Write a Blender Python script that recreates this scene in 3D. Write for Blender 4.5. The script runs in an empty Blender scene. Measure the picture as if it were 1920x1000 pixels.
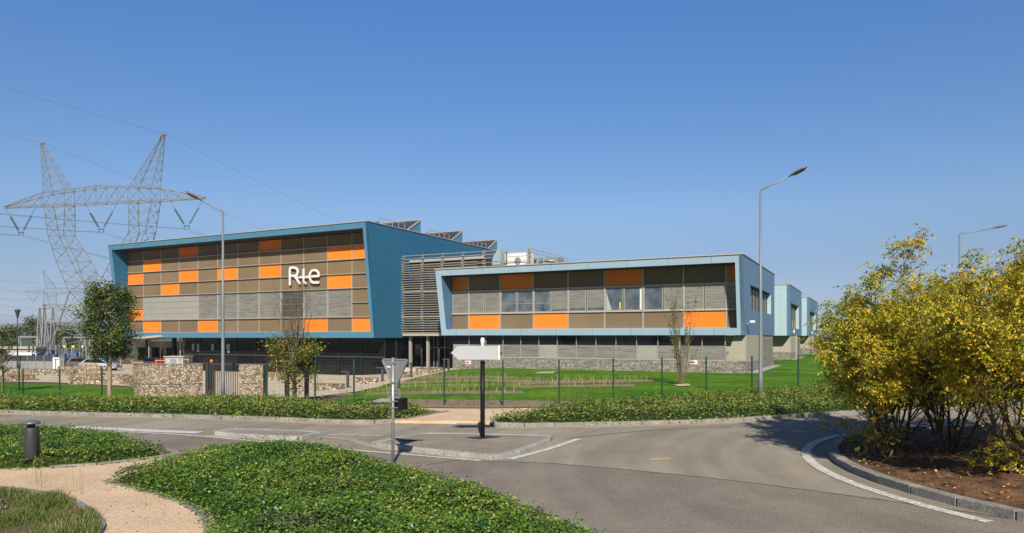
import bpy, math, random
import numpy as np
from mathutils import Vector, Matrix, geometry, noise
R = math.radians
sc = bpy.context.scene
col = sc.collection
# ---------------------------------------------------------------- camera, sky, sun, exposure
F = 1320.0; HZ = 631.0; EYE = 3.0
cam = bpy.data.cameras.new('camera'); cam.lens = 36*F/1920; cam.sensor_width = 36
cam.shift_y = (HZ-500)/1920; cam.clip_end = 12000; cam.clip_start = 0.1
camo = bpy.data.objects.new('camera', cam); col.objects.link(camo)
camo.location = (0, 0, EYE); camo.rotation_euler = (R(90), 0, 0); sc.camera = camo
SUN_EL = R(36); SUN_AZ = R(176)          # azimuth measured from +Y towards +X
w = bpy.data.worlds.new('World'); sc.world = w; w.use_nodes = True
nt = w.node_tree; bg = nt.nodes['Background']
sky = nt.nodes.new('ShaderNodeTexSky'); sky.sky_type = 'NISHITA'; sky.sun_disc = False
sky.sun_elevation = SUN_EL; sky.sun_rotation = SUN_AZ; sky.altitude = 0
sky.air_density = 1.0; sky.dust_density = 0.35; sky.ozone_density = 2.5
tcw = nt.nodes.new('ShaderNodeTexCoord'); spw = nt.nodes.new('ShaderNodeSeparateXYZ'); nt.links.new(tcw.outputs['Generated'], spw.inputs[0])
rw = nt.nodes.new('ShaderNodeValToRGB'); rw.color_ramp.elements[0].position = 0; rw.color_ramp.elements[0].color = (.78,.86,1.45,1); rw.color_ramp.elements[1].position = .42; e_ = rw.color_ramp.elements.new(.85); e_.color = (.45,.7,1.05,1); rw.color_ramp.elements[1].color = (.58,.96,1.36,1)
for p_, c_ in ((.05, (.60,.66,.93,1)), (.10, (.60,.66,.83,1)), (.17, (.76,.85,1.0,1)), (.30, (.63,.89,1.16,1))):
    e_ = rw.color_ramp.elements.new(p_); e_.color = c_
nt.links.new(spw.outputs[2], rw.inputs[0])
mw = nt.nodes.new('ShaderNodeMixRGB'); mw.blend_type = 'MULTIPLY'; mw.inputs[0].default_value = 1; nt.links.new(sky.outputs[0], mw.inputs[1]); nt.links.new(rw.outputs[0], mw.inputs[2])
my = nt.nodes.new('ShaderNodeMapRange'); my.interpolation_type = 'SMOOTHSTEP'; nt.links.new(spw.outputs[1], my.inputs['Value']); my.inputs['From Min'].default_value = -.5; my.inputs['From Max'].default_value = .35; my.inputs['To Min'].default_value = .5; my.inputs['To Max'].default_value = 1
mw2 = nt.nodes.new('ShaderNodeMixRGB'); mw2.blend_type = 'MULTIPLY'; mw2.inputs[0].default_value = 1; nt.links.new(mw.outputs[0], mw2.inputs[1]); nt.links.new(my.outputs[0], mw2.inputs[2]); nt.links.new(mw2.outputs[0], bg.inputs[0]); bg.inputs[1].default_value = 0.076  # sky dimmed overhead and on the unseen sun side to cut facade fill
sun = bpy.data.lights.new('sun', 'SUN'); sun.energy = 5.0; sun.angle = R(0.5); sun.color = (1, .90, .75)
so = bpy.data.objects.new('sun', sun); col.objects.link(so)
sd = Vector((math.sin(SUN_AZ)*math.cos(SUN_EL), math.cos(SUN_AZ)*math.cos(SUN_EL), math.sin(SUN_EL)))
so.rotation_euler = sd.to_track_quat('Z', 'Y').to_euler(); so.location = (0, -20, 40)
sc.view_settings.view_transform = 'Standard'; sc.view_settings.look = 'None'
sc.view_settings.exposure = 0.48; sc.view_settings.gamma = 1
sc.render.resolution_x = 1024; sc.render.resolution_y = 533
rng = np.random.default_rng(7); random.seed(7)

# ---------------------------------------------------------------- helpers
def sstep(t): t = min(1, max(0, t)); return t*t*(3-2*t)
def H(x, y): return -1.25*sstep((y-27)/22)*sstep(-x/18)
def G(px, py, off=0.0):
    """ground point seen at a pixel of the 1920 wide photo"""
    z = off; 
    for i in range(12):
        D = F*(EYE-z)/(py-HZ); X = (px-960)/F*D; z = .6*z+.4*(H(X, D)+off)
    return Vector((X, D, z))
def tag(o, label=None, cat=None, group=None, kind=None):
    if label: o['label'] = label
    if cat: o['category'] = cat
    if group: o['group'] = group
    if kind: o['kind'] = kind
    return o
def empty(name, loc, rz=0, label=None, cat=None, group=None):
    o = bpy.data.objects.new(name, None); col.objects.link(o); o.location = loc; o.rotation_euler = (0, 0, rz)
    o.empty_display_size = .3
    return tag(o, label, cat, group)
def copy_tree(o, parent=None):
    c = o.copy(); col.objects.link(c)
    if parent: c.parent = parent
    for ch in list(o.children): copy_tree(ch, c)
    return c
class MB:
    def __init__(s): s.v = []; s.f = []; s.m = []; s.sm = []
    def face(s, pts, m=0, smooth=False):
        n = len(s.v); s.v += [tuple(p) for p in pts]; s.f.append(tuple(range(n, n+len(pts)))); s.m.append(m); s.sm.append(smooth)
    def hexa(s, p, m=0):
        n = len(s.v); s.v += [tuple(q) for q in p]
        for f in ((0,3,2,1),(4,5,6,7),(0,1,5,4),(1,2,6,5),(2,3,7,6),(3,0,4,7)):
            s.f.append(tuple(n+i for i in f)); s.m.append(m); s.sm.append(False)
        return s
    def box(s, x0, x1, y0, y1, z0, z1, m=0):
        if x0 > x1: x0, x1 = x1, x0
        if y0 > y1: y0, y1 = y1, y0
        if z0 > z1: z0, z1 = z1, z0
        return s.hexa([(x0,y0,z0),(x1,y0,z0),(x1,y1,z0),(x0,y1,z0),(x0,y0,z1),(x1,y0,z1),(x1,y1,z1),(x0,y1,z1)], m)
    def bar(s, a, b, w, h=None, m=0):
        a = Vector(a); b = Vector(b); h = h or w; d = (b-a)
        if d.length < 1e-6: return s
        d.normalize(); up = Vector((0,0,1)) if abs(d.z) < .95 else Vector((0,1,0))
        sx = d.cross(up).normalized()*w/2; sy = sx.cross(d).normalized()*h/2
        return s.hexa([a-sx-sy, a+sx-sy, a+sx+sy, a-sx+sy, b-sx-sy, b+sx-sy, b+sx+sy, b-sx+sy], m)
    def tube(s, pts, rad, n=8, m=0, caps=True, smooth=True):
        pts = [Vector(p) for p in pts]
        if not hasattr(rad, '__len__'): rad = [rad]*len(pts)
        base = len(s.v); ref = None
        for i, p in enumerate(pts):
            d = (pts[min(i+1, len(pts)-1)]-pts[max(i-1, 0)]).normalized()
            if ref is None: ref = d.orthogonal().normalized()
            ref = (ref-d*ref.dot(d))
            ref = ref.normalized() if ref.length > 1e-5 else d.orthogonal().normalized()
            b = d.cross(ref)
            for k in range(n):
                a = 2*math.pi*k/n; s.v.append(tuple(p+(ref*math.cos(a)+b*math.sin(a))*rad[i]))
        for i in range(len(pts)-1):
            for k in range(n):
                a = base+i*n+k; b2 = base+i*n+(k+1) % n
                s.f.append((a, b2, b2+n, a+n)); s.m.append(m); s.sm.append(smooth)
        if caps:
            s.f.append(tuple(base+k for k in reversed(range(n)))); s.m.append(m); s.sm.append(False)
            e = base+(len(pts)-1)*n; s.f.append(tuple(e+k for k in range(n))); s.m.append(m); s.sm.append(False)
        return s
    def lathe(s, prof, c=(0,0,0), n=20, m=0):
        return s.tube([(c[0], c[1], c[2]+z) for r, z in prof], [max(r, .001) for r, z in prof], n, m)
    def build(s, name, mats, parent=None, bevel=0):
        me = bpy.data.meshes.new(name); me.from_pydata(s.v, [], s.f)
        if not isinstance(mats, (list, tuple)): mats = [mats]
        for q in mats: me.materials.append(q)
        me.polygons.foreach_set('material_index', s.m); me.polygons.foreach_set('use_smooth', s.sm); me.update()
        o = bpy.data.objects.new(name, me); col.objects.link(o)
        if parent: o.parent = parent
        if bevel:
            b = o.modifiers.new('bevel', 'BEVEL'); b.width = bevel; b.segments = 2; b.limit_method = 'ANGLE'
        return o
def quads(name, V, mats, parent=None, midx=None):
    """V: (N,4,3) array of quads"""
    N = len(V); me = bpy.data.meshes.new(name)
    me.vertices.add(N*4); me.vertices.foreach_set('co', V.reshape(-1).astype(np.float32))
    me.loops.add(N*4); me.loops.foreach_set('vertex_index', np.arange(N*4, dtype=np.int32))
    me.polygons.add(N); me.polygons.foreach_set('loop_start', np.arange(0, N*4, 4, dtype=np.int32))
    for q in (mats if isinstance(mats, (list, tuple)) else [mats]): me.materials.append(q)
    if midx is not None: me.polygons.foreach_set('material_index', midx.astype(np.int32))
    me.update(calc_edges=True); me.validate()
    o = bpy.data.objects.new(name, me); col.objects.link(o)
    if parent: o.parent = parent
    return o
def catmull(pts, n=8, closed=False):
    P = [np.array(p, float) for p in pts]; out = []; N = len(P)
    rngi = range(N if closed else N-1)
    for i in rngi:
        if closed: p0, p1, p2, p3 = P[i-1], P[i], P[(i+1) % N], P[(i+2) % N]
        else: p0, p1, p2, p3 = P[max(i-1, 0)], P[i], P[i+1], P[min(i+2, N-1)]
        for k in range(n):
            t = k/n
            out.append(tuple(.5*((2*p1)+(-p0+p2)*t+(2*p0-5*p1+4*p2-p3)*t*t+(-p0+3*p1-3*p2+p3)*t**3)))
    if not closed: out.append(tuple(P[-1]))
    return out
def inside(poly, X, Y):
    X = np.asarray(X); Y = np.asarray(Y); r = np.zeros(X.shape, bool); n = len(poly)
    for i in range(n):
        x0, y0 = poly[i][:2]; x1, y1 = poly[(i+1) % n][:2]
        c = ((y0 > Y) != (y1 > Y)) & (X < (x1-x0)*(Y-y0)/((y1-y0) if y1 != y0 else 1e-9)+x0); r ^= c
    return r
def edge_dist(poly, X, Y):
    d = np.full(X.shape, 1e9); n = len(poly)
    for i in range(n):
        a = np.array(poly[i][:2]); b = np.array(poly[(i+1) % n][:2]); ab = b-a
        t = np.clip(((X-a[0])*ab[0]+(Y-a[1])*ab[1])/(ab@ab+1e-9), 0, 1)
        d = np.minimum(d, np.hypot(X-a[0]-t*ab[0], Y-a[1]-t*ab[1]))
    return d
def sheet(name, poly, zf, mat, step=1.5, parent=None, skirt=0, smooth=False):
    """polygon of ground tessellated to follow zf(x,y)"""
    poly = [tuple(p[:2]) for p in poly]; n = len(poly)
    xs = [p[0] for p in poly]; ys = [p[1] for p in poly]
    pts = [Vector(p) for p in poly]
    if step:
        gx, gy = np.meshgrid(np.arange(min(xs)+step/2, max(xs), step), np.arange(min(ys)+step/2, max(ys), step))
        gx = gx.ravel()+.013; gy = gy.ravel()+.017
        k = inside(poly, gx, gy); gx = gx[k]; gy = gy[k]
        if len(gx):
            k = edge_dist(poly, gx, gy) > step*.3; pts += [Vector((a, b)) for a, b in zip(gx[k], gy[k])]
    r = geometry.delaunay_2d_cdt(pts, [(i, (i+1) % n) for i in range(n)], [], 1, 1e-5)
    m = MB(); m.v = [(p.x, p.y, zf(p.x, p.y)) for p in r[0]]
    for f in r[2]:
        a, b, c = [m.v[i] for i in f[:3]]
        up = (b[0]-a[0])*(c[1]-a[1])-(b[1]-a[1])*(c[0]-a[0]) > 0
        m.f.append(tuple(f) if up else tuple(reversed(f))); m.m.append(0); m.sm.append(smooth)
    if skirt:
        for i in range(n):
            a = poly[i]; b = poly[(i+1) % n]; za = zf(*a); zb = zf(*b)
            m.face([(a[0],a[1],za),(b[0],b[1],zb),(b[0],b[1],zb-skirt),(a[0],a[1],za-skirt)])
    return m.build(name, mat, parent)

# ---------------------------------------------------------------- materials
def mat(name, c, rough=.7, metal=0, var=0, scale=3, c2=None, bump=0, bscale=40, spec=.4, coords='Object', fine=0, stretch=None, objvar=0):
    c = tuple(k*.84 for k in c); c2 = c2 and tuple(k*.84 for k in c2)
    m = bpy.data.materials.new(name); m.use_nodes = True; N = m.node_tree; b = N.nodes['Principled BSDF']; L = N.links.new
    b.inputs['Roughness'].default_value = rough; b.inputs['Metallic'].default_value = metal
    b.inputs['Specular IOR Level'].default_value = spec; b.inputs['Base Color'].default_value = (*c, 1)
    tc = N.nodes.new('ShaderNodeTexCoord'); src = tc.outputs[coords]
    if stretch:
        mp = N.nodes.new('ShaderNodeMapping'); mp.inputs['Scale'].default_value = stretch; L(src, mp.inputs[0]); src = mp.outputs[0]
    m['x'] = 1
    if var or c2:
        n = N.nodes.new('ShaderNodeTexNoise'); n.inputs['Scale'].default_value = scale; n.inputs['Detail'].default_value = 6
        n.inputs['Roughness'].default_value = .65; L(src, n.inputs['Vector'])
        r = N.nodes.new('ShaderNodeValToRGB'); r.color_ramp.elements[0].position = .36; r.color_ramp.elements[1].position = .64
        if c2 is None: a = tuple(max(0, k*(1-var)) for k in c); d = tuple(min(1, k*(1+var)) for k in c)
        else: a, d = c, c2
        r.color_ramp.elements[0].color = (*a, 1); r.color_ramp.elements[1].color = (*d, 1); L(n.outputs[0], r.inputs[0]); out = r.outputs[0]
        if fine:
            n2 = N.nodes.new('ShaderNodeTexNoise'); n2.inputs['Scale'].default_value = fine; n2.inputs['Detail'].default_value = 3; L(src, n2.inputs['Vector'])
            r2 = N.nodes.new('ShaderNodeValToRGB'); r2.color_ramp.elements[0].position = .3; r2.color_ramp.elements[1].position = .7
            r2.color_ramp.elements[0].color = (.55,.55,.55,1); r2.color_ramp.elements[1].color = (1.4,1.4,1.4,1); L(n2.outputs[0], r2.inputs[0])
            mx = N.nodes.new('ShaderNodeMixRGB'); mx.blend_type = 'MULTIPLY'; mx.inputs[0].default_value = 1; L(out, mx.inputs[1]); L(r2.outputs[0], mx.inputs[2]); out = mx.outputs[0]
        if objvar:
            oi = N.nodes.new('ShaderNodeObjectInfo'); mr = N.nodes.new('ShaderNodeMapRange'); L(oi.outputs['Random'], mr.inputs[0]); mr.inputs['To Min'].default_value = 1-objvar; mr.inputs['To Max'].default_value = 1+objvar
            mx = N.nodes.new('ShaderNodeMixRGB'); mx.blend_type = 'MULTIPLY'; mx.inputs[0].default_value = 1; L(out, mx.inputs[1]); L(mr.outputs[0], mx.inputs[2]); out = mx.outputs[0]
        L(out, b.inputs['Base Color'])
    if bump:
        n = N.nodes.new('ShaderNodeTexNoise'); n.inputs['Scale'].default_value = bscale; n.inputs['Detail'].default_value = 4; L(src, n.inputs['Vector'])
        bp = N.nodes.new('ShaderNodeBump'); bp.inputs['Strength'].default_value = bump; bp.inputs['Distance'].default_value = .02
        L(n.outputs[0], bp.inputs['Height']); L(bp.outputs[0], b.inputs['Normal'])
    return m
def leafmat(name, cols, rough=.45, trans=.25):
    """cols: list of (position, colour): colour chosen per leaf"""
    m = bpy.data.materials.new(name); m.use_nodes = True; N = m.node_tree; L = N.links.new; b = N.nodes['Principled BSDF']
    g = N.nodes.new('ShaderNodeNewGeometry'); r = N.nodes.new('ShaderNodeValToRGB'); r.color_ramp.interpolation = 'CONSTANT'
    e = r.color_ramp.elements
    while len(e) > 1: e.remove(e[-1])
    e[0].position = 0; e[0].color = (*cols[0][1], 1)
    for p, c in cols[1:]: q = e.new(p); q.color = (*c, 1)
    tc = N.nodes.new('ShaderNodeTexCoord'); n = N.nodes.new('ShaderNodeTexNoise'); n.inputs['Scale'].default_value = .9; n.inputs['Detail'].default_value = 4
    L(tc.outputs['Object'], n.inputs['Vector'])
    a1 = N.nodes.new('ShaderNodeMath'); a1.operation = 'MULTIPLY_ADD'; a1.inputs[1].default_value = 1.3; a1.inputs[2].default_value = -.65; L(n.outputs[0], a1.inputs[0])
    a2 = N.nodes.new('ShaderNodeMath'); a2.operation = 'ADD'; a2.use_clamp = True; L(a1.outputs[0], a2.inputs[0]); L(g.outputs['Random Per Island'], a2.inputs[1])
    L(a2.outputs[0], r.inputs[0]); L(r.outputs[0], b.inputs['Base Color']); b.inputs['Roughness'].default_value = rough
    b.inputs['Specular IOR Level'].default_value = .35
    if trans:
        t = N.nodes.new('ShaderNodeBsdfTranslucent'); L(r.outputs[0], t.inputs[0]); mx = N.nodes.new('ShaderNodeMixShader'); mx.inputs[0].default_value = trans
        L(b.outputs[0], mx.inputs[1]); L(t.outputs[0], mx.inputs[2]); L(mx.outputs[0], N.nodes['Material Output'].inputs[0])
    return m
def lined(name, c, period, width, dark, rough=.4, phase=(.31,.37,.23), metal=0, spec=.5, var=.04):
    """cladding: thin darker joints in object space (period per axis, 0 = none)"""
    m = mat(name, c, rough, metal, var=var, scale=.7, spec=spec); N = m.node_tree; L = N.links.new; b = N.nodes['Principled BSDF']
    tc = N.nodes.new('ShaderNodeTexCoord'); sp = N.nodes.new('ShaderNodeSeparateXYZ'); L(tc.outputs['Object'], sp.inputs[0]); acc = None
    for i in range(3):
        if not period[i]: continue
        q = N.nodes.new('ShaderNodeMath'); q.operation = 'MULTIPLY_ADD'; q.inputs[1].default_value = 1/period[i]; q.inputs[2].default_value = phase[i]; L(sp.outputs[i], q.inputs[0])
        f = N.nodes.new('ShaderNodeMath'); f.operation = 'FRACT'; L(q.outputs[0], f.inputs[0])
        l = N.nodes.new('ShaderNodeMath'); l.operation = 'LESS_THAN'; l.inputs[1].default_value = width/period[i]; L(f.outputs[0], l.inputs[0])
        if acc is None: acc = l.outputs[0]
        else:
            x = N.nodes.new('ShaderNodeMath'); x.operation = 'MAXIMUM'; L(acc, x.inputs[0]); L(l.outputs[0], x.inputs[1]); acc = x.outputs[0]
    mx = N.nodes.new('ShaderNodeMixRGB'); L(acc, mx.inputs[0]); old = b.inputs['Base Color'].links[0].from_socket
    L(old, mx.inputs[1]); mx.inputs[2].default_value = (*dark, 1); L(mx.outputs[0], b.inputs['Base Color'])
    return m
def brickmat(name, c1, c2, mortar, scale, bw, bh, ms=.01, rough=.85, bump=.4):
    m = bpy.data.materials.new(name); m.use_nodes = True; N = m.node_tree; L = N.links.new; b = N.nodes['Principled BSDF']
    tc = N.nodes.new('ShaderNodeTexCoord'); sp = N.nodes.new('ShaderNodeSeparateXYZ'); L(tc.outputs['Object'], sp.inputs[0])
    ad = N.nodes.new('ShaderNodeMath'); L(sp.outputs[0], ad.inputs[0]); L(sp.outputs[1], ad.inputs[1])
    cb = N.nodes.new('ShaderNodeCombineXYZ'); L(ad.outputs[0], cb.inputs[0]); L(sp.outputs[2], cb.inputs[1])
    br = N.nodes.new('ShaderNodeTexBrick'); L(cb.outputs[0], br.inputs['Vector']); br.inputs['Color1'].default_value = (*c1,1); br.inputs['Color2'].default_value = (*c2,1)
    br.inputs['Mortar'].default_value = (*mortar,1); br.inputs['Scale'].default_value = scale; br.inputs['Brick Width'].default_value = bw; br.inputs['Row Height'].default_value = bh; br.inputs['Mortar Size'].default_value = ms
    n = N.nodes.new('ShaderNodeTexNoise'); n.inputs['Scale'].default_value = 5; n.inputs['Detail'].default_value = 6; L(tc.outputs['Object'], n.inputs['Vector'])
    rr = N.nodes.new('ShaderNodeValToRGB'); rr.color_ramp.elements[0].position = .3; rr.color_ramp.elements[1].position = .7; rr.color_ramp.elements[0].color = (.5,.5,.5,1); rr.color_ramp.elements[1].color = (1.4,1.35,1.3,1); L(n.outputs[0], rr.inputs[0])
    mx = N.nodes.new('ShaderNodeMixRGB'); mx.blend_type = 'MULTIPLY'; mx.inputs[0].default_value = 1; L(br.outputs[0], mx.inputs[1]); L(rr.outputs[0], mx.inputs[2])
    L(mx.outputs[0], b.inputs['Base Color']); b.inputs['Roughness'].default_value = rough
    bp = N.nodes.new('ShaderNodeBump'); bp.inputs['Strength'].default_value = bump; bp.inputs['Distance'].default_value = .03; L(mx.outputs[0], bp.inputs['Height']); L(bp.outputs[0], b.inputs['Normal'])
    return m
def stonemat(name, scale=5.5):
    """gabion stones"""
    m = bpy.data.materials.new(name); m.use_nodes = True; N = m.node_tree; L = N.links.new; b = N.nodes['Principled BSDF']
    tc = N.nodes.new('ShaderNodeTexCoord'); v = N.nodes.new('ShaderNodeTexVoronoi'); v.inputs['Scale'].default_value = scale; L(tc.outputs['Object'], v.inputs['Vector'])
    r = N.nodes.new('ShaderNodeValToRGB'); e = r.color_ramp.elements; e[0].color = (.20,.155,.10,1); e[1].position = 1; e[1].color = (.42,.36,.28,1)
    q = e.new(.35); q.color = (.34,.265,.17,1); q = e.new(.7); q.color = (.46,.41,.34,1)
    sp = N.nodes.new('ShaderNodeSeparateXYZ'); L(v.outputs['Color'], sp.inputs[0]); L(sp.outputs[0], r.inputs[0])
    v2 = N.nodes.new('ShaderNodeTexVoronoi'); v2.feature = 'DISTANCE_TO_EDGE'; v2.inputs['Scale'].default_value = scale; L(tc.outputs['Object'], v2.inputs['Vector'])
    r2 = N.nodes.new('ShaderNodeValToRGB'); r2.color_ramp.elements[0].color = (.07,.06,.05,1); r2.color_ramp.elements[1].position = .14; r2.color_ramp.elements[1].color = (1,1,1,1); L(v2.outputs[0], r2.inputs[0])
    mx = N.nodes.new('ShaderNodeMixRGB'); mx.blend_type = 'MULTIPLY'; mx.inputs[0].default_value = 1; L(r.outputs[0], mx.inputs[1]); L(r2.outputs[0], mx.inputs[2]); L(mx.outputs[0], b.inputs['Base Color'])
    bp = N.nodes.new('ShaderNodeBump'); bp.inputs['Strength'].default_value = .9; bp.inputs['Distance'].default_value = .06; L(v2.outputs[0], bp.inputs['Height']); L(bp.outputs[0], b.inputs['Normal']); b.inputs['Roughness'].default_value = .9
    return m
def blindmat(name, a, d, pitch=.085):
    m = mat(name, a, .45, .3, c2=d, scale=2.2, stretch=(.35,.35,5)); N = m.node_tree; L = N.links.new; b = N.nodes['Principled BSDF']  # stretched colour noise paints uneven light reflections onto the blinds
    tc = N.nodes.new('ShaderNodeTexCoord'); sp = N.nodes.new('ShaderNodeSeparateXYZ'); L(tc.outputs['Object'], sp.inputs[0])
    q = N.nodes.new('ShaderNodeMath'); q.operation = 'MULTIPLY'; q.inputs[1].default_value = 1/pitch; L(sp.outputs[2], q.inputs[0])
    f = N.nodes.new('ShaderNodeMath'); f.operation = 'FRACT'; L(q.outputs[0], f.inputs[0])
    r = N.nodes.new('ShaderNodeValToRGB'); r.color_ramp.elements[0].color = (.35,.35,.35,1); r.color_ramp.elements[1].color = (1.1,1.1,1.1,1); r.color_ramp.elements[1].position = .35; L(f.outputs[0], r.inputs[0])
    mx = N.nodes.new('ShaderNodeMixRGB'); mx.blend_type = 'MULTIPLY'; mx.inputs[0].default_value = 1; old = b.inputs['Base Color'].links[0].from_socket; L(old, mx.inputs[1]); L(r.outputs[0], mx.inputs[2]); L(mx.outputs[0], b.inputs['Base Color'])
    return m
M = {}
def tracks(m, k=.16):
    N = m.node_tree; L = N.links.new; b = N.nodes['Principled BSDF']; tc = N.nodes.new('ShaderNodeTexCoord'); sp = N.nodes.new('ShaderNodeSeparateXYZ')
    mp = N.nodes.new('ShaderNodeVectorMath'); mp.operation = 'SUBTRACT'; mp.inputs[1].default_value = (15.3, 14.9, 0); L(tc.outputs['Object'], mp.inputs[0]); L(mp.outputs[0], sp.inputs[0])
    ln = N.nodes.new('ShaderNodeVectorMath'); ln.operation = 'LENGTH'; L(mp.outputs[0], ln.inputs[0])
    at_ = N.nodes.new('ShaderNodeMath'); at_.operation = 'ARCTAN2'; L(sp.outputs[1], at_.inputs[0]); L(sp.outputs[0], at_.inputs[1])
    cb = N.nodes.new('ShaderNodeCombineXYZ'); L(ln.outputs['Value'], cb.inputs[0]); L(at_.outputs[0], cb.inputs[1])
    n = N.nodes.new('ShaderNodeTexNoise'); n.inputs['Scale'].default_value = 1.3; n.inputs['Detail'].default_value = 5; L(cb.outputs[0], n.inputs['Vector'])
    r = N.nodes.new('ShaderNodeValToRGB'); r.color_ramp.elements[0].position = .35; r.color_ramp.elements[1].position = .62; r.color_ramp.elements[0].color = (1-k,)*3+(1,); r.color_ramp.elements[1].color = (1.06,1.05,1.04,1); L(n.outputs[0], r.inputs[0])
    mx = N.nodes.new('ShaderNodeMixRGB'); mx.blend_type = 'MULTIPLY'; mx.inputs[0].default_value = 1; old = b.inputs['Base Color'].links[0].from_socket; L(old, mx.inputs[1]); L(r.outputs[0], mx.inputs[2])
    n3 = N.nodes.new('ShaderNodeTexNoise'); n3.inputs['Scale'].default_value = 24; n3.inputs['Detail'].default_value = 8; n3.inputs['Roughness'].default_value = .9; L(tc.outputs['Object'], n3.inputs['Vector'])
    r3 = N.nodes.new('ShaderNodeValToRGB'); r3.color_ramp.elements[0].position = .38; r3.color_ramp.elements[1].position = .62; r3.color_ramp.elements[0].color = (.6,.6,.6,1); r3.color_ramp.elements[1].color = (1.4,1.39,1.37,1); L(n3.outputs[0], r3.inputs[0])
    m2 = N.nodes.new('ShaderNodeMixRGB'); m2.blend_type = 'MULTIPLY'; m2.inputs[0].default_value = 1; L(mx.outputs[0], m2.inputs[1]); L(r3.outputs[0], m2.inputs[2]); L(m2.outputs[0], b.inputs['Base Color'])
M['asphalt'] = mat('asphalt', (.285,.255,.208), .9, c2=(.355,.322,.265), scale=.35, fine=55, bump=.5, bscale=90, spec=.3)
M['asphalt2'] = mat('asphalt darker', (.215,.188,.158), .9, c2=(.275,.245,.208), scale=.5, fine=55, bump=.5, bscale=90, spec=.3)
tracks(M['asphalt'], .2); tracks(M['asphalt2'], .12)
M['tar'] = mat('tar seam', (.045,.042,.04), .8)
M['island_top'] = mat('island asphalt', (.27,.235,.19), .9, var=.15, scale=.8, fine=40, bump=.4)
M['kerb'] = mat('kerb stone', (.21,.205,.19), .8, c2=(.33,.315,.28), scale=2, fine=30, bump=.3)
M['kerb_light'] = mat('light kerb stone', (.28,.285,.275), .8, c2=(.41,.415,.39), scale=2, fine=30)
M['line'] = mat('road paint', (.40,.385,.355), .75, c2=(.78,.77,.74), scale=9, fine=25)
M['path'] = mat('salmon gravel', (.60,.44,.29), .95, c2=(.74,.56,.38), scale=.6, fine=60, bump=.5, bscale=120)
M['paving'] = mat('pale paving', (.52,.44,.33), .9, c2=(.60,.52,.41), scale=.5, fine=20)
M['soil'] = mat('soil', (.10,.065,.04), .95, c2=(.20,.135,.085), scale=1.2, fine=22, bump=.8, bscale=30)
M['bed'] = mat('bed soil', (.17,.15,.07), .95, c2=(.30,.23,.16), scale=2, fine=15, bump=.5)
M['mulch'] = mat('mulch', (.05,.026,.014), .95, c2=(.20,.105,.05), scale=3, fine=25, bump=1, bscale=25)
M['lawn'] = mat('lawn', (.035,.14,.004), .9, c2=(.125,.235,.008), scale=.22, fine=5, bump=.5, bscale=14, spec=.1)
M['ground'] = mat('meadow', (.06,.10,.025), .95, c2=(.12,.13,.05), scale=.12, fine=3, spec=.1)
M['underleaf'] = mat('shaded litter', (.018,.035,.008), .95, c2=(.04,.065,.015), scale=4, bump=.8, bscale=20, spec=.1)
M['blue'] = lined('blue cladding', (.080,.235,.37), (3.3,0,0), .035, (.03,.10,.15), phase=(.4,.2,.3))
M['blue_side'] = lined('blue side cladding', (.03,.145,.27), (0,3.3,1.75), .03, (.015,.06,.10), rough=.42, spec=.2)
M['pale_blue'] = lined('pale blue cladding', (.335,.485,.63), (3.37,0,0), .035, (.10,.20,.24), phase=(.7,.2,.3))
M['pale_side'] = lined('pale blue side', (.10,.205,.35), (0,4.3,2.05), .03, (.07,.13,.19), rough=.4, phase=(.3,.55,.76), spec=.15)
M['mint'] = lined('mint cladding', (.40,.56,.63), (3.4,0,2.05), .03, (.2,.32,.34), phase=(.3,.5,.76))
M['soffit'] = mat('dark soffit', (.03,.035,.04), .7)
M['cap'] = mat('beige cap', (.50,.47,.41), .5, .2)
M['orange'] = mat('orange panel', (.85,.235,.028), .6, var=.05, scale=.4, spec=.15, objvar=.05, bump=.12, bscale=1.2)
M['brown'] = mat('taupe panel', (.208,.153,.096), .6, 0, var=.07, scale=.35, spec=.12, objvar=.07, bump=.12, bscale=1.2)
M['rail'] = mat('pale aluminium', (.46,.44,.40), .45, .3)
M['blind'] = blindmat('grey blind', (.20,.20,.19), (.36,.35,.32))
M['blind_pale'] = blindmat('pale blind', (.38,.38,.355), (.47,.465,.43))
M['glass'] = mat('dark glass', (.006,.008,.011), .05, spec=.45, var=.3, scale=.4)
M['glass_room'] = mat('window glass', (.045,.065,.085), .05, spec=.9, c2=(.14,.17,.20), scale=.9)
M['glass_dull'] = mat('dull grey glass', (.055,.06,.06), .25, c2=(.10,.11,.105), scale=1.5, spec=.5)
M['slate'] = brickmat('slate plinth', (.17,.165,.155), (.27,.255,.235), (.06,.055,.05), 1, .5, .11, .006)
M['beige'] = lined('beige panels', (.40,.37,.30), (.62,.62,.62), .018, (.22,.2,.17), rough=.7, phase=(.1,.2,.3))
M['louvre'] = mat('louvre slat', (.34,.325,.285), .6, 0, var=.06)
M['dark'] = mat('dark metal', (.02,.021,.023), .5)
M['anthracite'] = mat('anthracite', (.055,.06,.07), .5, .2)
M['black'] = mat('black paint', (.008,.008,.009), .35)
M['galv'] = mat('galvanised steel', (.36,.38,.40), .45, .5, var=.1, scale=6)
M['lamp_grey'] = mat('lamp pole grey', (.20,.235,.26), .5, .2, var=.06)
M['pylon'] = mat('pylon steel', (.25,.265,.275), .6, .2)
M['white'] = mat('white paint', (.74,.75,.76), .4, var=.03)
M['sign_face'] = mat('grey white sign', (.44,.46,.50), .4, var=.03)
M['concrete'] = mat('concrete', (.40,.39,.37), .8, var=.1, fine=10)
M['solar'] = mat('solar panels', (.05,.045,.05), .25, var=.2, scale=1, spec=.6)
M['wood'] = mat('wood', (.42,.20,.075), .6, var=.2, scale=4)
M['stake'] = mat('timber stake', (.38,.25,.14), .8, var=.15)
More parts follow.
